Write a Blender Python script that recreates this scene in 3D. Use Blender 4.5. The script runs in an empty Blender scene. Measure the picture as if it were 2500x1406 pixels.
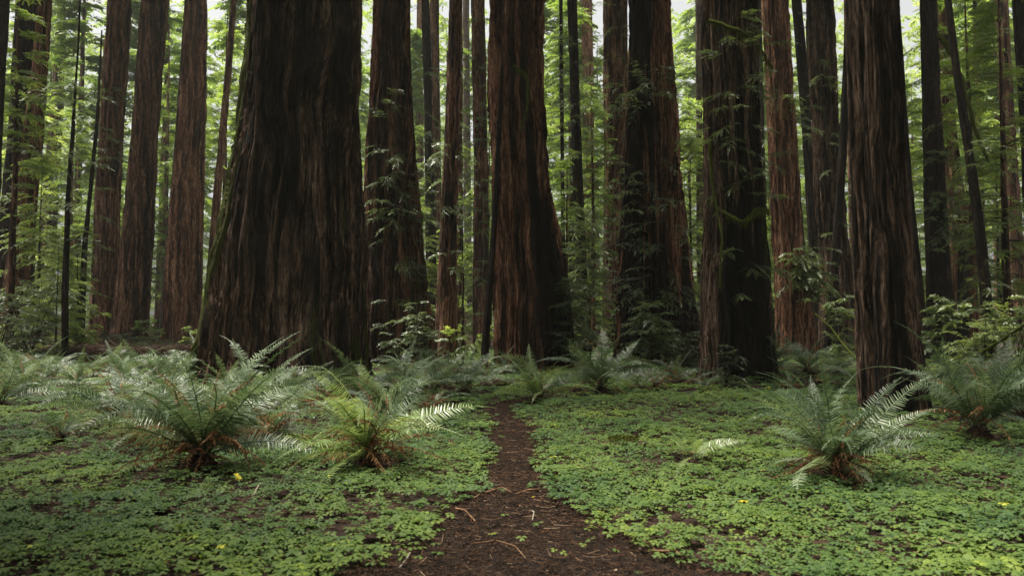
import bpy, math, random
import numpy as np
from mathutils import Matrix, Vector

# ------------------------------------------------------------------ camera, sky, sun, exposure
S = bpy.context.scene
COL = S.collection
FPX, CX, CY, HOR, EYE = 1900.0, 1250.0, 703.0, 790.0, 1.5
PITCH = math.atan((HOR - CY) / FPX)
cd = bpy.data.cameras.new("camera"); cam = bpy.data.objects.new("camera", cd); COL.objects.link(cam)
cam.location = (0, 0, EYE); cam.rotation_euler = (math.pi / 2 + PITCH, 0, 0)
cd.sensor_width = 36; cd.lens = 36 * FPX / 2500; cd.clip_start = 0.1; cd.clip_end = 3000
cd.dof.use_dof = True; cd.dof.focus_distance = 14; cd.dof.aperture_fstop = 2.4
S.camera = cam

SUN_EL, SUN_AZ = math.radians(77), math.radians(-58)   # azimuth from +Y (beyond the trees), negative to the left
w = bpy.data.worlds.new("World"); S.world = w; w.use_nodes = True
nt = w.node_tree; nt.nodes.clear()
sky = nt.nodes.new("ShaderNodeTexSky"); sky.sky_type = 'NISHITA'; sky.sun_disc = False
sky.sun_elevation = SUN_EL; sky.sun_rotation = SUN_AZ
sky.air_density = 1.0; sky.dust_density = 4.0; sky.ozone_density = 1.0
hs = nt.nodes.new("ShaderNodeHueSaturation"); hs.inputs['Saturation'].default_value = 0.10
bg = nt.nodes.new("ShaderNodeBackground"); bg.inputs[1].default_value = 0.08
wo = nt.nodes.new("ShaderNodeOutputWorld")
nt.links.new(sky.outputs[0], hs.inputs['Color']); nt.links.new(hs.outputs[0], bg.inputs[0]); nt.links.new(bg.outputs[0], wo.inputs[0])
sd = bpy.data.lights.new("sun", 'SUN'); sun = bpy.data.objects.new("sun", sd); COL.objects.link(sun)
sd.energy = 5.0; sd.angle = math.radians(16); sd.color = (1.0, 0.95, 0.80)
sdir = Vector((math.sin(SUN_AZ) * math.cos(SUN_EL), math.cos(SUN_AZ) * math.cos(SUN_EL), math.sin(SUN_EL)))
sun.rotation_euler = sdir.to_track_quat('Z', 'Y').to_euler()
sun.location = (0, 0, 60)
vs = S.view_settings
vs.view_transform = 'Standard'; vs.look = 'None'; vs.gamma = 1; vs.exposure = 1.22
cy = S.cycles
cy.use_denoising = True; cy.denoising_prefilter = 'NONE'; cy.max_bounces = 7; cy.diffuse_bounces = 4; cy.glossy_bounces = 2; cy.transmission_bounces = 4
cy.transparent_max_bounces = 4; cy.caustics_reflective = False; cy.caustics_refractive = False
cy.sample_clamp_indirect = 6

# ------------------------------------------------------------------ maths helpers
def hash2(ix, iy, seed):
    h = (ix.astype(np.int64) * 374761393 + iy.astype(np.int64) * 668265263 + seed * 974634777) & 0xffffffff
    h = ((h ^ (h >> 13)) * 1274126177) & 0xffffffff
    h = (h ^ (h >> 16)) & 0xffffffff
    return h / 4294967295.0
def vnoise(u, v, seed=0, period=None):
    u = np.asarray(u, float); v = np.asarray(v, float)
    u, v = np.broadcast_arrays(u, v)
    i = np.floor(u); j = np.floor(v); f = u - i; g = v - j
    f = f * f * f * (f * (6 * f - 15) + 10); g = g * g * g * (g * (6 * g - 15) + 10)
    i0, i1 = i, i + 1
    if period: i0, i1 = i0 % period, i1 % period
    a = hash2(i0, j, seed); b = hash2(i1, j, seed); c = hash2(i0, j + 1, seed); d = hash2(i1, j + 1, seed)
    return (a * (1 - f) + b * f) * (1 - g) + (c * (1 - f) + d * f) * g
def fbm(u, v, seed=0, oct=3):
    s = 0; a = 0.5; n = 0
    for k in range(oct):
        s = s + a * vnoise(u * 2 ** k, v * 2 ** k, seed + k * 7); n += a; a *= 0.5
    return s / n
def sstep(a, b, x):
    t = np.clip((x - a) / (b - a), 0, 1); return t * t * (3 - 2 * t)
MOUNDS = [(-4.9, 17.8, 2.7, .22), (-6.8, 16.6, 1.3, .15), (-4.0, 26, 2.2, .25), (0.7, 25, 2.0, .25), (5.1, 28, 2.3, .3), (5.8, 20, 1.5, .2), (7.0, 13.9, .9, .07), (12.0, 34, 2, .3), (-19, 44, 3, .35), (-17.5, 43, 3, .3), (3.4, 22.5, 1.4, .25), (8.4, 22, 1.5, .22), (-10.5, 24, 2.2, .3), (-13.5, 20, 2, .25)]
def gz(x, y):
    x = np.asarray(x, float); y = np.asarray(y, float)
    base = 0.16 * (fbm(x * 0.16 + 31, y * 0.16 + 7, 3, 2) - 0.5) + 0.06 * (vnoise(x * 0.9, y * 0.9, 5) - 0.5)
    m = 0
    for (a, b, r, h) in MOUNDS: m = m + h * np.exp(-((x - a) ** 2 + (y - b) ** 2) / (r * r))
    return base * sstep(2, 6, np.abs(y) + 2) + 0.006 * np.clip(y - 22, 0, 60) + m
SA, CA = math.sin(PITCH), math.cos(PITCH)
def P(px, py, Y):                       # the point at distance Y seen at this place of the photograph
    xr = (px - CX) / FPX; yr = -(py - CY) / FPX
    t = Y / (CA - yr * SA)
    return Vector((xr * t, Y, EYE + (SA + yr * CA) * t))
def G(px, py):                          # the ground point seen there
    xr = (px - CX) / FPX; yr = -(py - CY) / FPX
    dy = CA - yr * SA; dz = SA + yr * CA
    t = -EYE / min(dz, -0.02)
    for _ in range(8): t = (float(gz(xr * t, dy * t)) - EYE) / min(dz, -0.02)
    return Vector((xr * t, dy * t, float(gz(xr * t, dy * t))))
def unit(a): return a / np.maximum(np.linalg.norm(a, axis=-1, keepdims=True), 1e-9)

# ------------------------------------------------------------------ object helpers
class Q:                                # a heap of quads with a tint per corner point
    def __init__(s): s.v = []; s.f = []; s.t = []; s.n = 0
    def add(s, V, F, T=None):
        V = np.asarray(V, float).reshape(-1, 3); F = np.asarray(F, np.int64).reshape(-1, 4)
        s.v.append(V); s.f.append(F + s.n); s.n += len(V)
        s.t.append(np.full(len(V), 0.5) if T is None else np.broadcast_to(np.asarray(T, float), (len(V),)))
    def mesh(s, name, mat=None, smooth=False, attrs=None):
        V = np.concatenate(s.v); F = np.concatenate(s.f); T = np.concatenate(s.t)
        return mkmesh(name, V, F, mat, smooth, dict(tint=T, **(attrs or {})))
def mkmesh(name, V, F, mat=None, smooth=False, attrs=None):
    me = bpy.data.meshes.new(name)
    me.vertices.add(len(V)); me.vertices.foreach_set("co", np.asarray(V, np.float32).ravel())
    me.loops.add(F.size); me.loops.foreach_set("vertex_index", F.astype(np.int32).ravel())
    me.polygons.add(len(F)); me.polygons.foreach_set("loop_start", np.arange(0, F.size, 4, dtype=np.int32))
    me.update(calc_edges=True)
    if smooth: me.polygons.foreach_set("use_smooth", np.ones(len(F), bool))
    for k, a in (attrs or {}).items():
        at = me.attributes.new(k, 'FLOAT', 'POINT'); at.data.foreach_set("value", np.asarray(a, np.float32))
    if mat: me.materials.append(mat)
    me.update()
    return me
def link(name, me, parent=None, loc=None, rot=None, scale=None):
    o = bpy.data.objects.new(name, me); COL.objects.link(o)
    if parent: o.parent = parent
    if loc is not None: o.location = loc
    if rot is not None: o.rotation_euler = rot
    if scale is not None: o.scale = (scale,) * 3 if isinstance(scale, (int, float)) else scale
    return o
def tag(o, label, cat, group=None):
    o["label"] = label; o["category"] = cat
    if group: o["group"] = group
    return o
def thing(name, label, cat, loc, group=None, rz=0):
    o = link(name, None, None, loc, (0, 0, rz)); o.empty_display_size = 0.2
    return tag(o, label, cat, group)
def setting(o, kind="structure"): o["kind"] = kind; return o

def tube(q, pts, rad, n=6, tint=0.5):
    pts = np.asarray(pts, float); m = len(pts); rad = np.broadcast_to(np.asarray(rad, float), (m,))
    tan = unit(np.gradient(pts, axis=0))
    ref = np.array([0.31, 0.21, 0.93]) if abs(tan[0][2]) < 0.8 else np.array([1.0, 0.1, 0.05])
    a = unit(np.cross(tan, ref)); b = np.cross(tan, a)
    th = np.arange(n) * 2 * math.pi / n
    V = pts[:, None] + rad[:, None, None] * (np.cos(th)[None, :, None] * a[:, None] + np.sin(th)[None, :, None] * b[:, None])
    i = np.arange(m - 1)[:, None] * n; j = np.arange(n)[None]; k = (j + 1) % n
    F = np.stack([i + j, i + k, i + n + k, i + n + j], -1)
    q.add(V, F, tint)
def tubes3(q, P0, rad0, rad1, tint=0.3):          # many 3-sided twigs at once: P0 (B, m, 3)
    B, m, _ = P0.shape
    tan = unit(np.gradient(P0, axis=1)); a = unit(np.cross(tan, np.array([0.2, 0.13, 0.97]))); b = np.cross(tan, a)
    r = (np.asarray(rad0)[:, None] + (np.asarray(rad1) - np.asarray(rad0))[:, None] * np.linspace(0, 1, m)[None])
    th = np.arange(3) * 2 * math.pi / 3
    V = P0[:, :, None] + r[:, :, None, None] * (np.cos(th)[None, None, :, None] * a[:, :, None] + np.sin(th)[None, None, :, None] * b[:, :, None])
    base = np.arange(B)[:, None, None] * m * 3 + np.arange(m - 1)[None, :, None] * 3
    j = np.arange(3)[None, None]; k = (j + 1) % 3
    F = np.stack([base + j, base + k, base + 3 + k, base + 3 + j], -1)
    q.add(V, F, tint)

# ------------------------------------------------------------------ materials
def newmat(name):
    m = bpy.data.materials.new(name); m.use_nodes = True; t = m.node_tree; t.nodes.clear()
    return m, t, t.nodes.new("ShaderNodeOutputMaterial")
def nd(t, typ, **kw):
    n = t.nodes.new(typ)
    for k, v in kw.items(): setattr(n, k, v)
    return n
def ramp(t, fac, stops):
    r = nd(t, "ShaderNodeValToRGB"); e = r.color_ramp.elements
    while len(e) < len(stops): e.new(0.5)
    for x, (p, c) in zip(e, stops): x.position = p; x.color = (*c, 1)
    t.links.new(fac, r.inputs[0]); return r.outputs[0]
def mixc(t, fac, a, b, mode='MIX'):
    m = nd(t, "ShaderNodeMix", data_type='RGBA', blend_type=mode)
    for s, v in ((0, fac), (6, a), (7, b)):
        if isinstance(v, (int, float)): m.inputs[s].default_value = v
        elif isinstance(v, tuple): m.inputs[s].default_value = (*v, 1)
        else: t.links.new(v, m.inputs[s])
    return m.outputs[2]
def mth(t, op, a, b=None):
    m = nd(t, "ShaderNodeMath", operation=op)
    for i, v in enumerate((a, b)):
        if v is None: continue
        if isinstance(v, (int, float)): m.inputs[i].default_value = v
        else: t.links.new(v, m.inputs[i])
    return m.outputs[0]
def attr(t, name): return nd(t, "ShaderNodeAttribute", attribute_name=name).outputs['Fac']
def noise(t, vec, scale, detail=4, rough=0.55, dist=0.0):
    n = nd(t, "ShaderNodeTexNoise"); n.inputs['Scale'].default_value = scale; n.inputs['Detail'].default_value = detail
    n.inputs['Roughness'].default_value = rough; n.inputs['Distortion'].default_value = dist
    t.links.new(vec, n.inputs['Vector']); return n.outputs[0]

def leafmat(name, stops, transl=0.4, rough=0.5, spec=0.5, objvar=0.4, sheen=0.0):
    m, t, out = newmat(name)
    f = attr(t, "tint")
    oi = nd(t, "ShaderNodeObjectInfo").outputs['Random']
    f = mth(t, 'ADD', f, mth(t, 'MULTIPLY', mth(t, 'SUBTRACT', oi, 0.5), objvar))
    c = ramp(t, f, stops)
    b = nd(t, "ShaderNodeBsdfPrincipled"); t.links.new(c, b.inputs['Base Color'])
    b.inputs['Roughness'].default_value = rough; b.inputs['Specular IOR Level'].default_value = spec
    tr = nd(t, "ShaderNodeBsdfTranslucent"); t.links.new(mixc(t, 0.5, c, mixc(t, 1.0, c, (1.3, 1.25, 0.5), 'MULTIPLY')), tr.inputs[0])
    if transl == 0: t.links.new(b.outputs[0], out.inputs[0]); return m
    tr.inputs[0].default_value = (0, 0, 0, 1)
    tc_ = mixc(t, 1.0, c, (1.35 * transl * 2, 1.3 * transl * 2, 0.95 * transl * 2), 'MULTIPLY'); t.links.new(tc_, tr.inputs[0])
    mx = nd(t, "ShaderNodeAddShader")                      # a leaf reflects and lets through about as much again
    t.links.new(b.outputs[0], mx.inputs[0]); t.links.new(tr.outputs[0], mx.inputs[1]); t.links.new(mx.outputs[0], out.inputs[0])
    return m

def barkmat(name, dark, mid, light, grey=0.4, fibre=15.0):
    m, t, out = newmat(name)
    tc = nd(t, "ShaderNodeTexCoord").outputs['Object']
    wv = nd(t, "ShaderNodeTexNoise"); wv.inputs['Scale'].default_value = 0.55; wv.inputs['Detail'].default_value = 2
    t.links.new(tc, wv.inputs['Vector'])
    off = nd(t, "ShaderNodeVectorMath", operation='MULTIPLY_ADD')
    t.links.new(wv.outputs[1], off.inputs[0]); off.inputs[1].default_value = (0.5, 0.5, 0.0); t.links.new(tc, off.inputs[2])
    def stretched(k, z):
        mp = nd(t, "ShaderNodeMapping"); mp.inputs['Scale'].default_value = (k, k, z); t.links.new(off.outputs[0], mp.inputs[0]); return mp.outputs[0]
    n1 = noise(t, stretched(fibre * 1.25, 0.38), 1.0, 8, 0.72)
    n2 = noise(t, stretched(fibre * 0.3, 0.25), 1.0, 4, 0.55)
    n3 = noise(t, stretched(fibre * 3.2, 1.3), 1.0, 4, 0.7)
    n4 = noise(t, tc, 0.7, 3, 0.5)
    nb = noise(t, stretched(fibre * 1.6, 2.6), 1.0, 5, 0.7)
    f = mth(t, 'ADD', mth(t, 'MULTIPLY', n1, 0.5), mth(t, 'MULTIPLY', n2, 0.5))
    c = ramp(t, f, [(0.43, dark), (0.50, mid), (0.575, light)])
    gm = nd(t, "ShaderNodeMapRange"); gm.inputs[1].default_value = 0.5; gm.inputs[2].default_value = 0.72
    t.links.new(mth(t, 'ADD', mth(t, 'MULTIPLY', n3, 0.5), mth(t, 'MULTIPLY', n4, 0.5)), gm.inputs[0])
    c = mixc(t, mth(t, 'MULTIPLY', gm.outputs[0], grey), c, (0.19, 0.155, 0.13))
    c = mixc(t, 1.0, c, ramp(t, n3, [(0.32, (0.45, 0.43, 0.42)), (0.66, (1.35, 1.32, 1.3))]), 'MULTIPLY')
    c = mixc(t, 1.0, c, ramp(t, nb, [(0.40, (0.38, 0.37, 0.36)), (0.60, (1.5, 1.48, 1.46))]), 'MULTIPLY')
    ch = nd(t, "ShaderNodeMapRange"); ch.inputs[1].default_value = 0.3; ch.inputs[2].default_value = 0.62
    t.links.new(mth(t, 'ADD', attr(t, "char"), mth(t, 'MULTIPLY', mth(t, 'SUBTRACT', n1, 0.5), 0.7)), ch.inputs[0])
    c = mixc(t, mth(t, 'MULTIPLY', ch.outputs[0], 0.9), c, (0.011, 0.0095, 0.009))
    mo = nd(t, "ShaderNodeMapRange"); mo.inputs[1].default_value = 0.38; mo.inputs[2].default_value = 0.6
    t.links.new(mth(t, 'ADD', attr(t, "moss"), mth(t, 'MULTIPLY', mth(t, 'SUBTRACT', nb, 0.5), 0.9)), mo.inputs[0])
    c = mixc(t, mth(t, 'MULTIPLY', mo.outputs[0], 0.85), c, ramp(t, n3, [(0.3, (0.03, 0.04, 0.008)), (0.7, (0.10, 0.12, 0.02))]))
    b = nd(t, "ShaderNodeBsdfPrincipled"); t.links.new(c, b.inputs['Base Color']); b.inputs['Roughness'].default_value = 0.9
    b.inputs['Specular IOR Level'].default_value = 0.15
    bp = nd(t, "ShaderNodeBump"); bp.inputs['Strength'].default_value = 1.0; bp.inputs['Distance'].default_value = 0.07
    t.links.new(mth(t, 'ADD', mth(t, 'MULTIPLY', n1, 0.8), mth(t, 'ADD', mth(t, 'MULTIPLY', n3, 0.45), mth(t, 'MULTIPLY', nb, 0.35))), bp.inputs['Height'])
    t.links.new(bp.outputs[0], b.inputs['Normal']); t.links.new(b.outputs[0], out.inputs[0])
    return m

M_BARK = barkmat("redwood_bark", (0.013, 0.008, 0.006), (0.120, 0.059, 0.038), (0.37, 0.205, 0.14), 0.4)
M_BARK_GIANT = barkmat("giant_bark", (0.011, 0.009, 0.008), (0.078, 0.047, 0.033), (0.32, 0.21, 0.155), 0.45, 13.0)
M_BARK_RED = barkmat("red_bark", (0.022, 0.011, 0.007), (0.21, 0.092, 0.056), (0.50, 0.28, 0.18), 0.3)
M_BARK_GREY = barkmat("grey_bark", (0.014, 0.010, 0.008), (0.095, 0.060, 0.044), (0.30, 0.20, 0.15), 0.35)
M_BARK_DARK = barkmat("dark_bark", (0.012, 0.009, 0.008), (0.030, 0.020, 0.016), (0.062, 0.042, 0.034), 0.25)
M_FAR_BARK = barkmat("haze_pale_bark", (0.06, 0.04, 0.03), (0.13, 0.09, 0.07), (0.22, 0.17, 0.14), 0.4, 9)  # paler than the other barks: distance haze put into the colour
M_NEEDLE = leafmat("conifer_leaf", [(0.0, (0.030, 0.052, 0.012)), (0.5, (0.070, 0.110, 0.020)), (1.0, (0.13, 0.175, 0.030))], 0.6, 0.5, 0.4)
M_BROAD = leafmat("broad_leaf", [(0.0, (0.048, 0.076, 0.018)), (0.5, (0.095, 0.135, 0.030)), (1.0, (0.165, 0.20, 0.048))], 0.65, 0.45, 0.4)
M_SPRAY = leafmat("redwood_spray_leaf", [(0.0, (0.028, 0.044, 0.016)), (0.55, (0.062, 0.092, 0.030)), (1.0, (0.12, 0.155, 0.040))], 0.45, 0.42, 0.6)
M_SHRUB = leafmat("shrub_leaf", [(0.0, (0.020, 0.034, 0.015)), (0.5, (0.045, 0.070, 0.026)), (1.0, (0.09, 0.12, 0.04))], 0.25, 0.4, 0.5)
M_SORREL = leafmat("sorrel_leaf", [(0.0, (0.022, 0.050, 0.018)), (0.40, (0.052, 0.088, 0.021)), (0.72, (0.090, 0.130, 0.026)), (0.85, (0.125, 0.164, 0.030)), (0.93, (0.17, 0.22, 0.03)), (1.0, (0.30, 0.30, 0.04))], 0.34, 0.6, 0.15, 0.0)
M_FERN = leafmat("fern_leaf", [(0.0, (0.024, 0.046, 0.020)), (0.5, (0.056, 0.085, 0.042)), (1.0, (0.15, 0.19, 0.105))], 0.28, 0.48, 0.45, 0.6)  # pale upper stop puts the silvery sheen of the fronds into the colour
M_FERN_LIGHT = leafmat("young_fern_leaf", [(0.0, (0.06, 0.095, 0.03)), (0.5, (0.125, 0.175, 0.058)), (1.0, (0.21, 0.26, 0.10))], 0.3, 0.4, 0.5, 0.4)
M_DEAD = leafmat("dead_fern_leaf", [(0.0, (0.07, 0.030, 0.014)), (0.5, (0.18, 0.085, 0.042)), (1.0, (0.38, 0.22, 0.12))], 0.25, 0.7, 0.2, 0.5)
M_LITTER = leafmat("litter", [(0.0, (0.012, 0.006, 0.004)), (0.5, (0.030, 0.016, 0.010)), (0.85, (0.12, 0.058, 0.03)), (1.0, (0.28, 0.19, 0.13))], 0.0, 0.8, 0.2, 0.0)
M_YELLOW = leafmat("fallen_yellow_leaf", [(0.0, (0.45, 0.33, 0.03)), (1.0, (0.75, 0.62, 0.08))], 0.3, 0.5, 0.4, 0.0)
M_MOSS = leafmat("moss", [(0.0, (0.028, 0.036, 0.008)), (0.5, (0.075, 0.088, 0.015)), (1.0, (0.16, 0.17, 0.03))], 0.1, 0.9, 0.1, 0.1)

def woodmat(name, a, b, c):
    m, t, out = newmat(name)
    tc = nd(t, "ShaderNodeTexCoord").outputs['Object']
    n1 = noise(t, tc, 9, 6, 0.7); n2 = noise(t, tc, 60, 3, 0.6)
    col = mixc(t, 1.0, ramp(t, n1, [(0.35, a), (0.5, b), (0.68, c)]), ramp(t, n2, [(0.3, (0.6, 0.6, 0.6)), (0.7, (1.2, 1.2, 1.2))]), 'MULTIPLY')
    bs = nd(t, "ShaderNodeBsdfPrincipled"); t.links.new(col, bs.inputs['Base Color']); bs.inputs['Roughness'].default_value = 0.9; bs.inputs['Specular IOR Level'].default_value = 0.2
    bp = nd(t, "ShaderNodeBump"); bp.inputs['Strength'].default_value = 0.7; bp.inputs['Distance'].default_value = 0.02
    t.links.new(n1, bp.inputs['Height']); t.links.new(bp.outputs[0], bs.inputs['Normal']); t.links.new(bs.outputs[0], out.inputs[0])
    return m
M_TWIG = woodmat("twig_wood", (0.018, 0.012, 0.009), (0.045, 0.030, 0.022), (0.09, 0.065, 0.05))
M_STICK = woodmat("stick_wood", (0.10, 0.055, 0.03), (0.2, 0.11, 0.06), (0.32, 0.2, 0.12))
M_PALE = woodmat("pale_stick_wood", (0.16, 0.13, 0.10), (0.3, 0.26, 0.21), (0.42, 0.37, 0.31))
M_ROT = woodmat("rotten_wood", (0.012, 0.007, 0.005), (0.04, 0.02, 0.013), (0.09, 0.045, 0.028))
M_STEM = woodmat("mossy_wood", (0.02, 0.022, 0.008), (0.06, 0.065, 0.014), (0.12, 0.12, 0.025))
M_SOIL = woodmat("forest_soil", (0.010, 0.006, 0.004), (0.026, 0.013, 0.009), (0.055, 0.027, 0.017))
M_PATH = woodmat("path_duff", (0.005, 0.0035, 0.0025), (0.014, 0.0085, 0.006), (0.034, 0.020, 0.013))

# ------------------------------------------------------------------ ground, path
def axis(fine0, fine1, step, far):
    a = list(np.arange(fine0, fine1 + 1e-6, step)); s = step; x = fine1
    hi = []
    while x < far[1]: s *= 1.25; x += s; hi.append(x)
    s = step; x = fine0; lo = []
    while x > far[0]: s *= 1.25; x -= s; lo.append(x)
    return np.array(lo[::-1] + a + hi)
gxs = axis(-16, 16, 0.2, (-420, 420)); gys = axis(2, 40, 0.2, (-380, 700))
X, Y = np.meshgrid(gxs, gys); nx, ny = len(gxs), len(gys)
ii = (np.arange(ny - 1)[:, None] * nx + np.arange(nx - 1)[None]).ravel()
gr = mkmesh("ground", np.stack([X, Y, gz(X, Y)], -1).reshape(-1, 3), np.stack([ii, ii + 1, ii + nx + 1, ii + nx], -1), M_SOIL, True)
setting(link("ground", gr))

PATH = [(978, 1272, 1330), (987, 1228, 1298), (998, 1194, 1254), (1012, 1182, 1238), (1030, 1198, 1256), (1050, 1213, 1282), (1100, 1218, 1304), (1150, 1210, 1300),
        (1200, 1195, 1312), (1235, 1150, 1345), (1260, 1115, 1390), (1300, 1078, 1440), (1350, 1025, 1540), (1406, 965, 1680)]
pl = [G(a, y) for y, a, b in PATH]; pr = [G(b, y) for y, a, b in PATH]
pl.append(Vector((-1.6, 3.2, 0))); pr.append(Vector((1.9, 3.2, 0))); pl.append(Vector((-1.5, -6, 0))); pr.append(Vector((2.2, -6, 0)))
py_ = np.array([(a.y + b.y) / 2 for a, b in zip(pl, pr)])[::-1]
pxl = np.array([a.x for a in pl])[::-1]; pxr = np.array([b.x for b in pr])[::-1]
def path_edge(x, y):                    # metres outside the path (negative inside)
    l = np.interp(y, py_, pxl); r = np.interp(y, py_, pxr)
    d = np.maximum(l - x, x - r)
    return np.where(y > py_[-1], np.hypot(d.clip(0), y - py_[-1]) + 0.05, d)
ty = np.concatenate([np.arange(-6, 3.2, 0.4), np.arange(3.2, py_[-1], 0.06)]); tx = np.linspace(-0.04, 1.04, 26)
L_, R_ = np.interp(ty, py_, pxl), np.interp(ty, py_, pxr)
X = L_[:, None] + (R_ - L_)[:, None] * tx[None] + 0.05 * (vnoise(ty * 4, ty * 0, 9)[:, None] - 0.5); Yp = np.broadcast_to(ty[:, None], X.shape)
Z = gz(X, Yp) + 0.016 + 0.014 * (fbm(X * 6, Yp * 6, 21, 3) - 0.5)
ii = (np.arange(len(ty) - 1)[:, None] * 26 + np.arange(25)[None]).ravel()
setting(link("path", mkmesh("path", np.stack([X, Yp, Z], -1).reshape(-1, 3), np.stack([ii, ii + 1, ii + 27, ii + 26], -1), M_PATH, True)))

# ------------------------------------------------------------------ foliage generators
def leaves(q, p, d, n, L, W, tint, bend=0.0):
    s = unit(np.cross(d, n)); L = L[..., None]; W = W[..., None]
    up = unit(np.cross(s, d))
    a = p; b = p + d * L * 0.45 + s * W + up * L * bend; c = p + d * L; e = p + d * L * 0.45 - s * W + up * L * bend
    V = np.stack([a, b, c, e], -2).reshape(-1, 3); k = len(V) // 4
    q.add(V, np.arange(k * 4).reshape(k, 4), np.repeat(tint.ravel(), 4))
def foliage(rng, O, D, L, g, ns, K, spray, leafl, leafw, s0=0.2, tb=0.5, tv=0.35, wood=0.012, up=0.12, twigs=True):
    """branches from O along D (length L, droop g) carrying flat feathery sprays; returns (leaf heap, twig heap)"""
    B = len(O); ql, qw = Q(), Q(); D = unit(D)
    s = np.linspace(0, 1, 6)
    def at(s):
        r = O[:, None] + D[:, None] * (L[:, None] * s)[..., None]
        r[..., 2] -= g[:, None] * L[:, None] * s ** 2
        return r
    tubes3(qw, at(np.broadcast_to(s, (B, 6))), wood * (0.5 + L * 0.5), 0.2 * wood * np.ones(B))
    ss = s0 + (1 - s0) * (np.arange(ns)[None] + rng.random((B, ns))) / ns
    p = at(ss)
    tan = D[:, None] * np.ones((1, ns, 1)); tan[..., 2] -= 2 * g[:, None] * ss; tan = unit(tan)
    lat = unit(np.cross(tan, np.array([0, 0, 1.0]) + 0 * tan)); side = np.where(np.arange(ns) % 2, 1.0, -1.0)[None, :, None] * np.ones((B, 1, 1))
    a = rng.uniform(0.35, 1.1, (B, ns, 1)); a[:, -1] *= 0.2
    sd_ = unit(tan * np.cos(a) + lat * side * np.sin(a) + rng.normal(0, 0.13, (B, ns, 3)) + np.array([0, 0, -0.12]))
    nrm = unit(np.array([0, 0, 1.0]) + rng.normal(0, 0.35, (B, ns, 3)))
    SL = spray * rng.uniform(0.55, 1.15, (B, ns)) * (1.1 - 0.4 * ss)
    if twigs:
        e = np.stack([p, p + sd_ * SL[..., None] * 0.5, p + sd_ * SL[..., None] - np.array([0, 0, 1]) * (SL * 0.18)[..., None]], -2).reshape(-1, 3, 3)
        tubes3(qw, e, np.full(len(e), wood * 0.3), np.full(len(e), wood * 0.12))
    tt = (np.arange(K) + 0.6) / K
    pk = p[:, :, None] + sd_[:, :, None] * (SL[:, :, None] * tt)[..., None]
    pk[..., 2] -= SL[:, :, None] * 0.18 * tt ** 2
    sdk = np.broadcast_to(sd_[:, :, None], pk.shape); nk = unit(nrm[:, :, None] + rng.normal(0, 0.22, pk.shape))
    lk = unit(np.cross(sdk, nk)) * np.where(np.arange(K) % 2, 1.0, -1.0)[None, None, :, None]
    ang = (0.95 - 0.5 * tt)[None, None, :, None] + rng.normal(0, 0.12, pk.shape[:3] + (1,))
    dk = unit(sdk * np.cos(ang) + lk * np.sin(ang) + np.array([0, 0, -0.1]))
    LL = leafl * (1.1 - 0.55 * tt)[None, None] * rng.uniform(0.7, 1.2, pk.shape[:3]); WW = leafw * rng.uniform(0.7, 1.2, pk.shape[:3])
    tint = np.clip(tb + tv * (rng.random((B, 1, 1)) - 0.5) + tv * (rng.random((B, ns, 1)) - 0.5) + up * tt[None, None] + tv * 0.5 * (rng.random(pk.shape[:3]) - 0.5), 0.02, 0.98)
    leaves(ql, pk, dk, nk, LL, WW, tint)
    return ql, qw

def crown_meshes(seed, z0, z1, lo, hi, nb, ns, K, spray, leafl, leafw, mat, tb=0.5, power=1.0, gaps=0.42):
    rng = np.random.default_rng(seed)
    h = rng.random(nb); h = np.sort(h); z = z0 + (z1 - z0) * h
    az = rng.random(nb) * 2 * math.pi
    keep = vnoise(az / (2 * math.pi) * 5, h * 6, seed, 5) > gaps
    az, h, z = az[keep], h[keep], z[keep]; nb = len(h)
    L = (lo + (hi - lo) * (1 - h) ** power * (0.35 + 0.65 * np.minimum(1, h * 6 + 0.35))) * rng.uniform(0.55, 1.2, nb)
    O = np.stack([0 * z, 0 * z, z], -1); el = rng.normal(0.12, 0.16, nb) + 0.25 * h
    D = np.stack([np.cos(az) * np.cos(el), np.sin(az) * np.cos(el), np.sin(el)], -1)
    ql, qw = foliage(rng, O, D, L, rng.uniform(0.15, 0.45, nb), ns, K, spray, leafl, leafw, 0.16, tb, 0.5, 0.016)
    return ql.mesh("crown", mat), qw.mesh("limbs", M_TWIG)

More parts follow.
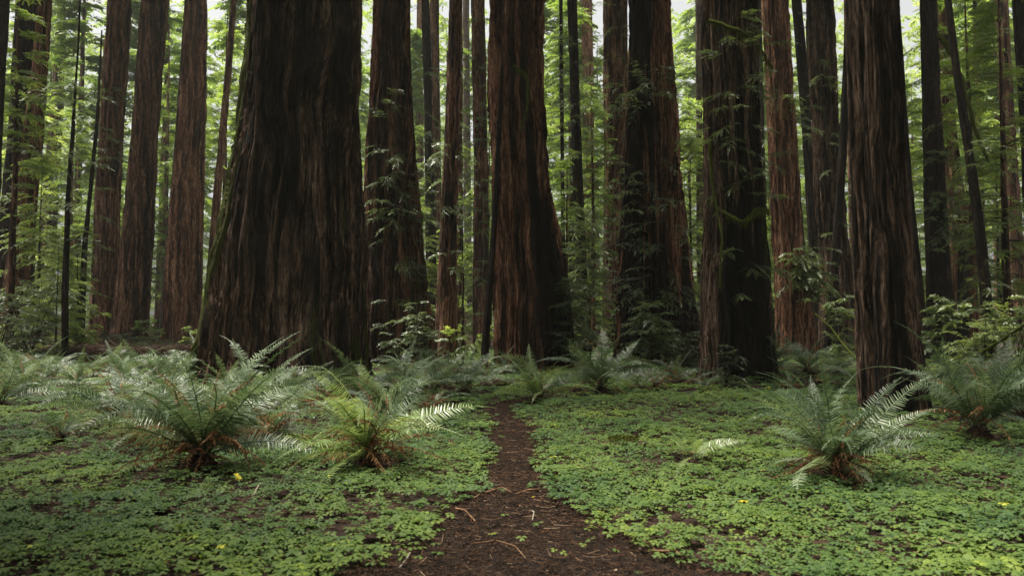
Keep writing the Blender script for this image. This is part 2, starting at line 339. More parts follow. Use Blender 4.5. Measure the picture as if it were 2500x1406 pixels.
# ------------------------------------------------------------------ trunks
def trunk_mesh(rows, Yd, base_xy, H, mat, seed, res=1.0, chars=(), mosses=(), amp=1.0, flare=0.0, ground=None):
    """rows: (py, left px, right px) from the top of the picture down; lofts a furrowed trunk in its own local metres"""
    pts = []
    for py, a, b in rows:
        p = P((a + b) / 2, py, Yd); t = (p - cam.location).length
        pts.append((p.z, p.x - base_xy[0], (b - a) / 2 / FPX * Yd * 1.0))
    pts.sort(); z = np.array([q[0] for q in pts]); cx = np.array([q[1] for q in pts]); r = np.array([q[2] for q in pts])
    g0 = ground; ztop = z[-1]
    sl = (cx[-1] - cx[0]) / max(z[-1] - z[0], 1); H = max(H, ztop + 4)
    for f in (0.33, 0.66, 1.0):
        zz = ztop + (H - ztop) * f; z = np.append(z, zz); cx = np.append(cx, cx[len(pts) - 1] + sl * (zz - ztop) * 0.6); r = np.append(r, r[len(pts) - 1] * (1 - 0.62 * f))
    z = np.insert(z, 0, g0 - 0.5); cx = np.insert(cx, 0, cx[0]); r = np.insert(r, 0, r[0] * (1.06 + flare))
    R0 = r[1]; ppm = FPX * 0.41 / Yd
    nth = int(np.clip(2 * math.pi * R0 * ppm * 1.1 * res, 20, 480)); dz = np.clip(1.6 / ppm / res, 0.03, 0.3)
    zs = np.concatenate([np.arange(g0 - 0.5, ztop + 0.6, dz), np.linspace(ztop + 1, H, 14)])
    k = 9; zz = np.linspace(g0 - 0.5, H, 400)
    def smooth(v):
        a = np.interp(zz, z, v); kk = 13; a = np.convolve(np.pad(a, kk // 2, 'edge'), np.ones(kk) / kk, 'valid'); return np.interp(zs, zz, a)
    c = smooth(cx); rr = smooth(r)
    th = np.arange(nth) / nth; U, Zz = np.meshgrid(th, zs)
    C = 2 * math.pi * R0
    wl = 0.014 * (fbm(U * 8, Zz * 0.25, seed, 2) - 0.5) * 2 + 0.010 * (vnoise(U * 16, Zz * 0.8, seed + 3, 16) - 0.5) * 2
    def ridge(n, zf, s, w=1.0):
        u = (U + wl * w) * n
        a = vnoise(u, Zz * zf, seed + s, n); return 1 - np.abs(2 * a - 1) * 1.6
    nf = int(np.clip(round(C / 0.9), 5, 14)); nb_ = int(max(8, round(C / 0.16))); nfb = int(max(12, round(C / 0.06)))
    low = np.exp(-(Zz - g0) / 2.2)
    disp = R0 * (0.05 + 0.12 * low) * (vnoise((U + wl) * nf, Zz * 0.10, seed + 11, nf) - 0.5) * 2
    disp += amp * 0.07 * np.clip(R0, .3, 1.3) * ridge(int(np.clip(round(C / 0.38), 6, 40)), 0.09, 41, 1.0) * (0.6 + 0.8 * vnoise(U * 9, Zz * .3, seed + 43, 9))
    disp += amp * 0.060 * np.clip(R0, .35, 1.3) * ridge(nb_, 0.16, 17, 1.2) + amp * 0.040 * np.clip(R0, .35, 1.2) * ridge(int(nb_ * 1.9), 0.5, 23, 1.6)
    disp += amp * 0.016 * np.clip(R0, .3, 1.0) * (vnoise((U + wl) * nfb, Zz * 1.6, seed + 31, nfb) - 0.5) * 2
    for n_, zf_, s_, dp_ in ((nb_, 0.22, 61, .05), (int(nb_ * 1.7), 0.4, 67, .032)):
        a_ = np.abs(2 * vnoise((U + wl * 1.5) * n_, Zz * zf_, seed + s_, n_) - 1)
        disp -= amp * dp_ * np.clip(R0, .35, 1.2) * sstep(0.30, 0.02, a_)
    disp += 0.012 * (fbm(U * 24, Zz * 5, seed + 37, 2) - 0.5)
    disp -= disp.mean()
    rad = rr[:, None] * (1 - 0.012 * amp) + disp * np.minimum(1, rr[:, None] / (0.5 * R0))
    ang = U * 2 * math.pi
    V = np.stack([c[:, None] + rad * np.sin(ang), -rad * np.cos(ang) + 0 * c[:, None], Zz - g0], -1)
    nz = len(zs); i = (np.arange(nz - 1)[:, None] * nth); j = np.arange(nth)[None]; kx = (j + 1) % nth
    F = np.stack([i + j, i + kx, i + nth + kx, i + nth + j], -1).reshape(-1, 4)
    front = np.cos(ang) > -0.2; us = np.sin(ang)
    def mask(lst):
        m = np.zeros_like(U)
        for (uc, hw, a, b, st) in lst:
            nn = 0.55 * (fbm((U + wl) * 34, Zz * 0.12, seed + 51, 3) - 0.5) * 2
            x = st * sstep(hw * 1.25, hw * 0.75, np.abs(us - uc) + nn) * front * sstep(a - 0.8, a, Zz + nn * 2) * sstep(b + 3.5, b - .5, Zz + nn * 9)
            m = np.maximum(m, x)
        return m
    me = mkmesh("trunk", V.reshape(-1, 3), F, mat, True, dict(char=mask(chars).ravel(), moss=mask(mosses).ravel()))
    surf = (zs, c, rr)
    return me, surf

def trunk_sprays(rng, surf, g0, n, z0, z1, u0, u1, L, spray, leafl=0.1, leafw=0.017, K=14, ns=9, tb=0.45, mat=None, droop=(0.1, 0.5)):
    zs, c, rr = surf
    z = rng.uniform(z0, z1, n); u = rng.uniform(u0, u1, n)
    # clump the sprays a little
    cl = rng.uniform(z0, z1, max(2, n // 4)); z = np.where(rng.random(n) < 0.6, cl[rng.integers(0, len(cl), n)] + rng.normal(0, 0.25, n), z)
    th = np.arcsin(np.clip(u, -0.999, 0.999)); r = np.interp(z, zs, rr) * 0.97
    O = np.stack([np.interp(z, zs, c) + r * np.sin(th), -r * np.cos(th), z - g0], -1)
    a = th + rng.normal(0, 0.7, n)
    D = np.stack([np.sin(a), -np.cos(a), rng.uniform(-0.25, 0.35, n)], -1)
    return foliage(rng, O, D, L * rng.uniform(0.5, 1.25, n), rng.uniform(*droop, n), ns, K, spray, leafl, leafw, 0.12, tb, 0.45, 0.009)

def mossy_branch(pts, r0, r1, hang=60, seed=0, hl=0.18):
    rng = np.random.default_rng(seed)
    pts = np.array(pts, float); t = np.linspace(0, len(pts) - 1, 28)
    c = np.stack([np.interp(t, np.arange(len(pts)), pts[:, k]) for k in range(3)], -1)
    for _ in range(3): c[1:-1] = (c[:-2] + 2 * c[1:-1] + c[2:]) / 4
    c[1:-1] += rng.normal(0, r0 * 0.25, c[1:-1].shape)
    q = Q(); rad = np.linspace(r0, r1, 28) * rng.uniform(0.8, 1.3, 28); tube(q, c, rad, 8, 0.5)
    if hang:
        i = rng.integers(0, 27, hang); p = c[i] + (c[i + 1] - c[i]) * rng.random((hang, 1)); d = unit(np.array([0, 0, -1.0]) + rng.normal(0, 0.25, (hang, 3)))
        leaves(q, p, d, unit(rng.normal(0, 1, (hang, 3))), hl * rng.uniform(0.3, 1.2, hang), rng.uniform(0.006, 0.02, hang) * (r0 / 0.05) ** 0.5, rng.uniform(0.3, 1, hang))
    return q.mesh("mossy_branch", M_MOSS, True)

# shared high crowns of the tall trees
rs = random.Random(4)
HIGH = [crown_meshes(900 + k, 0, 20, 0.8, 4.6, 130, 12, 12, 1.1, 0.5, 0.085, M_NEEDLE, 0.45, 0.8) for k in range(3)]

# ------------------------------------------------------------------ the standing trunks of the photograph
# name, label, category, distance, outline rows, height, bark, options
B, BR, BG_, BD, BF = M_BARK, M_BARK_RED, M_BARK_GREY, M_BARK_DARK, M_FAR_BARK
TREES = [
 ("redwood_tree", "giant dark redwood with the broadest furrowed trunk, mossy edge and ferns at its foot", 17.8,
  [(0, 617, 882), (150, 604, 880), (300, 591, 878), (450, 569, 882), (600, 546, 894), (700, 533, 899), (800, 522, 906), (880, 516, 910), (950, 508, 922)], 46, M_BARK_GIANT,
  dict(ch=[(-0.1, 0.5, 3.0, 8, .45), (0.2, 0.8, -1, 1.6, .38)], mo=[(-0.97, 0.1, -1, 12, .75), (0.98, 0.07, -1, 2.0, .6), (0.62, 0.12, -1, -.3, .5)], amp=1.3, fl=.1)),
 ("redwood_tree", "wide dark redwood half hidden behind the giant trunk, small sprays down its front", 26,
  [(0, 912, 996), (200, 907, 1001), (400, 898, 1011), (600, 886, 1030), (700, 878, 1040), (860, 872, 1055), (905, 868, 1062)], 44, B,
  dict(ch=[(-.3, .4, 0, 7, .5)], mo=[(.95, .12, -1, 3, .5)], sp=[(34, 4.2, 9.5, -.3, .9, 1.0), (16, 1, 4, 0, .9, .9)])),
 ("redwood_tree", "slim straight redwood, the near one in the gap right of the wide dark trunk", 31,
  [(0, 1097, 1126), (300, 1088, 1122), (500, 1078, 1116), (700, 1068, 1112), (820, 1062, 1112), (890, 1056, 1117)], 36, B, dict(sp=[(9, 3, 9, -.9, .9, .7)])),
 ("redwood_tree", "narrow redwood clothed in small green sprays, left of the slender leaning snag", 44,
  [(0, 1150, 1183), (400, 1155, 1190), (700, 1154, 1194), (850, 1152, 1198)], 36, B, dict(sp=[(34, 6, 19, -.9, .9, 1.0), (8, 1, 5, -.9, .9, .8)])),
 ("snag", "slender black leaning dead stem against the foot of the streaked redwood", 24,
  [(470, 1206, 1218), (650, 1192, 1206), (800, 1180, 1196), (905, 1172, 1190)], 6, BD, dict(kind="dead tree", short=1)),
 ("redwood_tree", "large streaked reddish redwood with a flared black right foot by the path's end", 25,
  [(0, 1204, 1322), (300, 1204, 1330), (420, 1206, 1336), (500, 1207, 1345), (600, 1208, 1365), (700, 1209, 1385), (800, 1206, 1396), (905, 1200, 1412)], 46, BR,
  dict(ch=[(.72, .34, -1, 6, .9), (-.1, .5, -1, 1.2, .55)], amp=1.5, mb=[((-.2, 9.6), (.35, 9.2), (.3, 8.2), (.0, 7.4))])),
 ("slender_tree", "thin dark stem with small sprays behind the streaked redwood's right edge", 46,
  [(0, 1364, 1374), (400, 1367, 1377), (700, 1370, 1381), (850, 1371, 1383)], 30, BD, dict(sp=[(26, 3, 20, -.9, .9, 1.2)])),
 ("redwood_tree", "dark narrow redwood rising from the shrubby gap between the streaked and the reddish giants", 38,
  [(0, 1385, 1408), (300, 1395, 1417), (600, 1405, 1430), (860, 1413, 1446)], 36, BD, dict(sp=[(18, 8, 17, -.9, .9, 1.3), (22, 1, 7, -.9, .9, 1.4)])),
 ("redwood_tree", "distant rusty trunk glimpsed faintly in the leafy gap right of the dark narrow redwood", 72,
  [(0, 1420, 1446), (400, 1424, 1452), (830, 1430, 1460)], 44, BR, dict()),
 ("redwood_tree", "mid-sized brown redwood partly behind the reddish giant with the black left side", 46,
  [(0, 1472, 1532), (400, 1476, 1534), (700, 1476, 1538), (850, 1474, 1544)], 42, B, dict(sp=[(22, 8, 22, -.9, .5, 1.5)])),
 ("redwood_tree", "reddish giant redwood charred black down its left side, sprays across its front", 28,
  [(0, 1535, 1635), (150, 1533, 1641), (300, 1530, 1650), (400, 1526, 1656), (500, 1520, 1665), (600, 1514, 1673), (700, 1507, 1683), (800, 1500, 1692), (900, 1492, 1704)], 46, BR,
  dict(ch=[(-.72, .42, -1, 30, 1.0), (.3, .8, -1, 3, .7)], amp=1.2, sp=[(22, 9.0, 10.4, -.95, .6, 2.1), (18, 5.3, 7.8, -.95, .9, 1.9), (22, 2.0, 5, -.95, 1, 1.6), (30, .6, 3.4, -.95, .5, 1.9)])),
 ("slender_tree", "thin grey stem in the bright gap between the reddish giant and the twin-footed redwood", 58,
  [(0, 1697, 1712), (400, 1700, 1716), (830, 1702, 1722)], 30, BG_, dict(sp=[(14, 2, 20, -.9, .9, 1.4)])),
 ("redwood_tree", "large redwood with grey flaking bark and twin black feet, a mossy bough on its front", 20,
  [(0, 1718, 1838), (150, 1720, 1842), (300, 1722, 1848), (400, 1724, 1853), (500, 1725, 1860), (600, 1725, 1867), (700, 1724, 1875), (800, 1720, 1884), (945, 1712, 1896)], 46, BG_,
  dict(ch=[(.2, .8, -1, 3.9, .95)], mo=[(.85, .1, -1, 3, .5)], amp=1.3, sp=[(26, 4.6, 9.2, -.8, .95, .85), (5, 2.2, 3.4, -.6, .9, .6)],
   mb=[((-.75, 4.4), (-.2, 3.95), (.3, 4.3), (.75, 4.25)), ((-.9, 9.3), (0, 8.75), (.7, 8.4), (1.4, 7.9)), ((-.95, 6.2), (-.98, 5), (-.8, 3.6), (-.9, 2.4))])),
 ("slender_tree", "thin leaf-covered stem squeezed between the twin-footed redwood and the ribbed one behind", 50,
  [(0, 1848, 1859), (400, 1856, 1868), (850, 1872, 1886)], 30, BD, dict(sp=[(22, 4, 20, -.9, .9, 1.0)])),
 ("redwood_tree", "ribbed straight redwood with a leafy bush halfway down its front, right of the twin-footed one", 34,
  [(0, 1862, 1921), (200, 1869, 1933), (400, 1878, 1946), (600, 1889, 1961), (750, 1897, 1975), (870, 1900, 1990)], 46, BR,
  dict(amp=1.2, sp=[(5, 10, 12, -.2, .9, 1.0), (44, 2.6, 4.9, -.1, .9, 1.3)])),
 ("redwood_tree", "slim near-black redwood leaning behind the ribbed one", 44,
  [(0, 1934, 1955), (300, 1958, 1984), (600, 1976, 2008), (850, 1988, 2030)], 38, BD, dict(sp=[(8, 8, 19, -.9, .9, 1.2)])),
 ("redwood_tree", "weathered pale-barked redwood with scattered sprays, crossed by a dark leaning pole", 39,
  [(0, 1972, 2030), (300, 1985, 2046), (500, 1997, 2058), (600, 2004, 2070), (700, 2008, 2082), (860, 2006, 2102)], 46, BG_,
  dict(amp=1.2, sp=[(14, 5, 15, -.6, .9, 1.1)])),
 ("snag", "dark slender pole leaning across the weathered pale trunk", 36,
  [(60, 2064, 2082), (300, 2052, 2071), (500, 2040, 2060), (700, 2022, 2044), (860, 2004, 2032)], 22, BD, dict(kind="dead tree", short=1)),
 ("redwood_tree", "shaggy-barked redwood standing nearest on the clover, black foot on bare green ground", 13.1,
  [(0, 2072, 2188), (150, 2076, 2194), (300, 2080, 2200), (450, 2084, 2210), (600, 2090, 2222), (700, 2093, 2231), (800, 2096, 2240), (900, 2101, 2252), (960, 2104, 2262), (1004, 2104, 2270)], 40, BG_,
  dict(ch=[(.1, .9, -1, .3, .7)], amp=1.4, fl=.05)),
 ("slender_tree", "thin dark stem leaning just behind the shaggy near redwood's right edge", 30,
  [(150, 2193, 2205), (400, 2210, 2222), (600, 2228, 2242), (760, 2243, 2259), (870, 2252, 2270)], 14, BD, dict(short=1)),
 ("redwood_tree", "black straight trunk right of the shaggy near redwood, a long mossy bough arching from it", 33,
  [(0, 2247, 2281), (400, 2257, 2301), (600, 2263, 2312), (700, 2266, 2318), (880, 2266, 2332)], 40, BD,
  dict(sp=[(26, 4, 10, -.9, 1, 1.3)], mb=[((.9, 13.8), (2.0, 13.3), (2.9, 12.0), (3.9, 9.5), (4.9, 8.2))])),
 ("redwood_tree", "dim reddish trunk just behind the black straight trunk", 44,
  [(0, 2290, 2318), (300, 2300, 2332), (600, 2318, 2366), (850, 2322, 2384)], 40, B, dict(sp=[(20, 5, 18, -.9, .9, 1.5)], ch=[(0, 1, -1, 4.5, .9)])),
 ("slender_tree", "dark leaning trunk crossing in front of the dim reddish trunk", 29,
  [(0, 2306, 2322), (200, 2330, 2348), (400, 2360, 2380), (600, 2385, 2408), (750, 2396, 2422), (860, 2402, 2432)], 30, BD, dict(sp=[(8, 2, 9, -.9, .9, 1.0)])),
 ("redwood_tree", "faint trunk deep in the shady woods near the photo's right border", 52,
  [(0, 2432, 2458), (300, 2444, 2474), (600, 2456, 2496), (850, 2464, 2514)], 40, B, dict(sp=[(20, 4, 22, -.9, .9, 1.6)])),
 ("redwood_tree", "black trunk cut off by the photo's right border", 36,
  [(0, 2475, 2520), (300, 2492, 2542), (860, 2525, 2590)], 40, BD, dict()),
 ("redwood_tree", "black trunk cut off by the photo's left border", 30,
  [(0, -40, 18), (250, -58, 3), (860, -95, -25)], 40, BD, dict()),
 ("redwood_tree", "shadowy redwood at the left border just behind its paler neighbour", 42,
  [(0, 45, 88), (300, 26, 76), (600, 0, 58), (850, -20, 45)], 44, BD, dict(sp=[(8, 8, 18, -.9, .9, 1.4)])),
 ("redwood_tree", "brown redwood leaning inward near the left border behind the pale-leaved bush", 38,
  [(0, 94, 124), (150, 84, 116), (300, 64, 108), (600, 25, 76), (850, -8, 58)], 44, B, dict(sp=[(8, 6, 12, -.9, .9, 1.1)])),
 ("slender_tree", "thin black sapling stem with side twigs between left border and touching pair", 25,
  [(120, 188, 194), (300, 174, 182), (500, 160, 171), (700, 153, 165), (860, 150, 165)], 9.6, BD, dict(short=1, sp=[(16, 3, 9, -1, 1, 1.3)])),
 ("slender_tree", "thin dark stem leaning a little right of the black sapling stem", 36,
  [(280, 234, 241), (450, 217, 227), (600, 200, 213), (850, 186, 204)], 12, BD, dict(short=1, sp=[(14, 3, 11, -1, 1, 1.4)])),
 ("redwood_tree", "distant dim trunk behind the black sapling stem, hidden above by leaves", 75,
  [(300, 122, 150), (450, 108, 140), (830, 80, 125)], 40, B, dict()),
 ("redwood_tree", "knotty redwood, left one of the touching pair", 48,
  [(0, 270, 319), (150, 258, 312), (300, 248, 302), (450, 238, 294), (600, 229, 288), (750, 224, 284), (850, 218, 284)], 46, B, dict(amp=1.1, sp=[(10, 11, 16, -.6, .9, .9)])),
 ("redwood_tree", "straight clean redwood, right one of the touching pair", 44,
  [(0, 347, 403), (150, 336, 394), (300, 325, 385), (450, 311, 376), (600, 299, 369), (750, 287, 364), (852, 274, 362)], 46, B, dict(amp=1.1)),
 ("redwood_tree", "red-brown redwood with a lit orange right edge, between the touching pair and the giant", 43,
  [(0, 457, 504), (150, 449, 501), (300, 440, 498), (450, 424, 493), (600, 410, 490), (750, 402, 489), (855, 396, 492)], 46, BR, dict(amp=1.1)),
 ("redwood_tree", "narrow black trunk peeping out left of the orange-edged redwood", 52,
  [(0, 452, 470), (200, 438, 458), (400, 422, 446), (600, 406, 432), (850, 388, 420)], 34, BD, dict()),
 ("slender_tree", "thin rust-coloured trunk in the bright gap just left of the giant", 49,
  [(0, 564, 577), (200, 548, 563), (400, 528, 545), (600, 510, 531), (845, 492, 520)], 36, BR, dict()),
 ("redwood_tree", "dark slim trunk in the leafy gap right of the half-hidden wide redwood", 45,
  [(0, 1029, 1048), (300, 1036, 1056), (600, 1039, 1064), (850, 1040, 1070)], 38, BD, dict(sp=[(18, 5, 20, -.9, .9, 1.2)])),
 ("redwood_tree", "dim trunk touching the right side of the dark slim trunk", 58,
  [(0, 1050, 1072), (400, 1052, 1076), (850, 1056, 1084)], 38, B, dict(sp=[(12, 5, 24, -.9, .9, 1.6)])),
 ("redwood_tree", "brown trunk peeping out right of the slim straight near redwood", 50,
  [(0, 1108, 1128), (400, 1110, 1130), (850, 1112, 1134)], 38, B, dict(sp=[(10, 5, 22, -.9, .9, 1.2)])),
 ("redwood_tree", "distant trunk coloured pale grey for haze in the bright gap left of the spray-clothed narrow redwood", 85,
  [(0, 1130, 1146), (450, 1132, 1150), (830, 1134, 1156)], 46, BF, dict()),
 ("redwood_tree", "far rusty trunk low in the gap beside the half-hidden wide redwood", 80,
  [(300, 1014, 1034), (850, 1014, 1038)], 40, BR, dict()),
 ("redwood_tree", "far brown trunk in the narrow gap left of the shaggy near redwood", 62,
  [(0, 2060, 2074), (850, 2080, 2100)], 40, B, dict(sp=[(10, 5, 22, -.9, .9, 1.6)])),
]
CNT = 0
for (nm, lab, Yd, rows, H, bark, o) in TREES:
    CNT += 1; rng = np.random.default_rng(1000 + CNT)
    a = P((rows[-1][1] + rows[-1][2]) / 2, rows[-1][0], Yd); g0 = float(gz(a.x, Yd))
    t = thing(nm, lab, o.get("kind", "tree"), (a.x, Yd, g0))
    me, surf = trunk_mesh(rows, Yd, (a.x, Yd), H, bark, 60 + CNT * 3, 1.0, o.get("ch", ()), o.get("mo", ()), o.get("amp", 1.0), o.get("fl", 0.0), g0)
    link("trunk", me, t)
    fa, fb = Q(), Q()
    for s in o.get("sp", ()):
        n, z0, z1, u0, u1, L = s; n = int(n * 1.4) + 1
        fine = Yd < 30
        ql, qw = trunk_sprays(rng, surf, g0, n, z0, z1, u0, u1, L, 0.40 if fine else 0.5, 0.075 if fine else 0.12, 0.0095 if fine else 0.02, 18 if fine else 13, 10)
        for d, e in ((fa, ql), (fb, qw)):
            for v_, f_, t_ in zip(e.v, e.f, e.t): d.v.append(v_); d.t.append(t_); d.f.append(f_ + d.n)
            d.n += e.n
    if fa.n:
        link("foliage", fa.mesh("foliage", M_SPRAY), t); link("twigs", fb.mesh("twigs", M_TWIG), t)["kind"] = "stuff"
    zs, cc, rr = surf
    for k, mb in enumerate(o.get("mb", ())):
        pts = []
        for j, (u, z) in enumerate(mb):
            r = float(np.interp(z, zs, rr)); c = float(np.interp(z, zs, cc))
            yy = -r * math.sqrt(max(0.0, 1 - min(1, abs(u)) ** 2)) * 1.0 - (0.02 if j == 0 else 0.22 + 0.15 * j)
            pts.append((c + r * u, yy, z - g0))
        link("mossy_branch", mossy_branch(pts, 0.045 if Yd < 30 else 0.12, 0.015 if Yd < 30 else 0.05, 160, CNT * 7 + k, 0.22 if Yd < 30 else 0.3), t)
    if not o.get("short") and H > 30:
        cz = max(surf[0][-1] * 0.42, 790 / FPX * Yd + 6); big = Yd < 32
        if big: cz = max(cz, H * 0.72)
        if cz < H - 6:
            c = link("crown", HIGH[CNT % 3][0], t, (float(np.interp(cz, zs, cc)), 0, cz - g0), (0, 0, CNT * 1.3), (1, 1, (H - cz) / 20 * 1.1))
            l = link("limbs", HIGH[CNT % 3][1], t, c.location, c.rotation_euler, c.scale)

# ------------------------------------------------------------------ background trees that fill the woods
KINDS = [
 crown_meshes(11, 1.5, 20, 1.0, 3.6, 150, 13, 15, 0.95, 0.20, 0.030, M_NEEDLE, 0.52),
 crown_meshes(12, 3.0, 22, 1.0, 4.2, 150, 13, 15, 1.05, 0.21, 0.031, M_NEEDLE, 0.46),
 crown_meshes(13, 1.0, 13, 1.0, 3.6, 120, 14, 14, 0.85, 0.16, 0.045, M_BROAD, 0.50, 0.6),
 crown_meshes(14, 2.5, 17, 1.2, 4.4, 130, 14, 14, 0.95, 0.165, 0.046, M_BROAD, 0.42, 0.6),
 crown_meshes(15, 8.0, 30, 1.0, 4.2, 170, 12, 10, 1.15, 0.42, 0.085, M_NEEDLE, 0.55, 0.8),
]
def plain_trunk(h, r, mat, seed):
    rng = np.random.default_rng(seed); z = np.linspace(-0.4, h, 24); q = Q()
    c = np.stack([np.cumsum(rng.normal(0, 0.02, 24)), np.cumsum(rng.normal(0, 0.02, 24)), z], -1)
    tube(q, c, np.maximum(0.02, r * (1.08 - z / h)), 12); m = q.mesh("trunk", mat, True); return m
KINDS.append(crown_meshes(16, 12.5, 33, 1.6, 6.0, 300, 12, 10, 1.3, 0.5, 0.11, M_NEEDLE, 0.45, 0.7, 0.25))  # extra dense crown made for the added trees that shade the clearing
KT = [plain_trunk(20.5, .22, M_BARK, 1), plain_trunk(22.5, .26, M_BARK, 2), plain_trunk(12.5, .12, M_BARK_DARK, 3), plain_trunk(16.5, .17, M_BARK_DARK, 4), plain_trunk(31, .38, M_BARK, 5), plain_trunk(33, .4, M_BARK, 6)]
KL = ["feathery dark conifer among the trees filling the woods behind the redwood trunks", "loose-limbed tall conifer among the trees filling the woods behind the redwood trunks",
      "low bright broad-leaved tree in the understorey behind the redwood trunks", "bushy yellow-green broad-leaved tree in the understorey behind the redwood trunks",
      "very tall far conifer with its crown high in the bright background", ""]
KN = ["conifer_tree", "conifer_tree", "broadleaf_tree", "broadleaf_tree", "conifer_tree", "conifer_tree"]
KG = ["feathery background conifers", "loose background conifers", "low broad-leaved understorey trees", "bushy broad-leaved understorey trees", "tall far conifers", ""]
def bgtree(k, x, y, s, rz, lab=None, grp=None):
    t = thing(KN[k], lab or KL[k], "tree", (x, y, float(gz(x, y))), grp or KG[k], rz); t.scale = (s, s, s)
    link("trunk", KT[k], t); link("crown", KINDS[k][0], t); link("limbs", KINDS[k][1], t)
R = random.Random(21)
OPEN = [(345, 620, .85), (885, 905, .6), (985, 1030, .8), (1120, 1155, .7), (1325, 1365, .65), (1635, 1700, .7), (1935, 1975, .6), (2185, 2235, .65), (1150, 1205, .7)]
def openness(px):
    f = 1.0
    for a, b, k in OPEN:
        if a < px < b: f = min(f, k)
    return f
trunkpos = [(P((r[-1][1] + r[-1][2]) / 2, 850, Yd).x, Yd) for (_, _, Yd, r, _, _, _) in TREES]
for (Yr, n, kinds, s0, s1) in ((57, 15, (0, 1, 2, 3), .7, 1.0), (62, 22, (0, 1, 1, 3), .9, 1.35), (74, 24, (0, 1, 4, 4), 1.0, 1.4), (92, 16, (1, 4, 4, 3), 1.1, 1.6), (112, 16, (4, 4, 1), 1.3, 1.8)):
    for i in range(n):
        px = -150 + 2800 * (i + R.uniform(.15, .85)) / n; y = Yr + R.uniform(-5, 6)
        x = (px - CX) / FPX * y
        if min(math.hypot(x - a, y - b) for a, b in trunkpos) < 1.3: x += 1.8
        f = min(openness(px), openness(px - 30) + .15, openness(px + 30) + .15)
        if f < .7 and y > 68 and R.random() < .4: continue
        bgtree(R.choice(kinds), x, y, R.uniform(s0, s1) * (1 if f > .9 else f + .2), R.uniform(0, 6.28))
for (px, y, k, s) in ((30, 33, 0, .8), (95, 36, 2, .7), (140, 30, 2, .4), (188, 36, 2, .45), (2250, 41, 2, .5), (2380, 37, 0, .9), (2460, 33, 1, .75), (2300, 40, 0, 1.0), (1450, 42, 0, .7), (1690, 44, 2, .9), (1385, 34, 0, .45), (1020, 43, 2, .6), (1130, 47, 2, .7), (1870, 47, 2, .6), (2215, 46, 3, .7)):
    bgtree(k, (px - CX) / FPX * y, y, s, px)

# far wood closing the view
rng = np.random.default_rng(77); n = 17000
fx = rng.uniform(-150, 150, n); fy = rng.uniform(128, 165, n); hmax = (34 + 62 * fbm(fx * 0.06, fx * 0, 8, 3)) * np.array([0.5 + .5 * openness(a) for a in fx / fy * FPX + CX])
fzv = rng.random(n) * hmax
keep = fbm(fx * 0.3, fzv * 0.22, 12, 3) > 0.33 + 0.10 * fzv / 60
O = np.stack([fx, fy, fzv + 0.6], -1)[keep]; az = rng.uniform(0, 6.28, len(O)); D = np.stack([np.cos(az), np.sin(az), 0.1 + 0 * az], -1)
ql, qw = foliage(rng, O, D, rng.uniform(1.2, 2.6, len(O)), rng.uniform(.2, .5, len(O)), 6, 9, 1.4, 0.6, 0.14, 0.1, 0.55, 0.5, 0.02, twigs=False)
o = link("far_woods", ql.mesh("far_woods", M_BROAD)); setting(o, "stuff"); tag(o, "distant sunlit leafy woods closing the view between the trunks", "woods")
# unseen tall trees added round the viewer to shade the clearing from the sky
for i, (x, y, s) in enumerate(((-9, -9, 1.2), (3, -12, 1.3), (12, -8, 1.2), (-16, -2, 1.2), (19, 0, 1.2), (-14.5, 10, 1.0), (17.5, 8, 1.05), (-4, -20, 1.4), (9, -20, 1.4), (-22, -14, 1.3), (24, -14, 1.3), (-24, 12, 1.2), (25, 14, 1.2), (-9.5, 4, 1.0), (-13, 6.5, 1.0), (10.5, 7.5, 1.0), (12.5, 11, 1.1), (9.5, 4, 1.0), (10, 0.5, 1.1), (4.5, -3, 1.1), (-4, -4, 1.1), (-19, 13, 1.2))):
    bgtree(5, x, y, s, i * 1.1, "unseen tall conifer added to shade the near side of the fern clearing", "added shade conifers round the clearing")
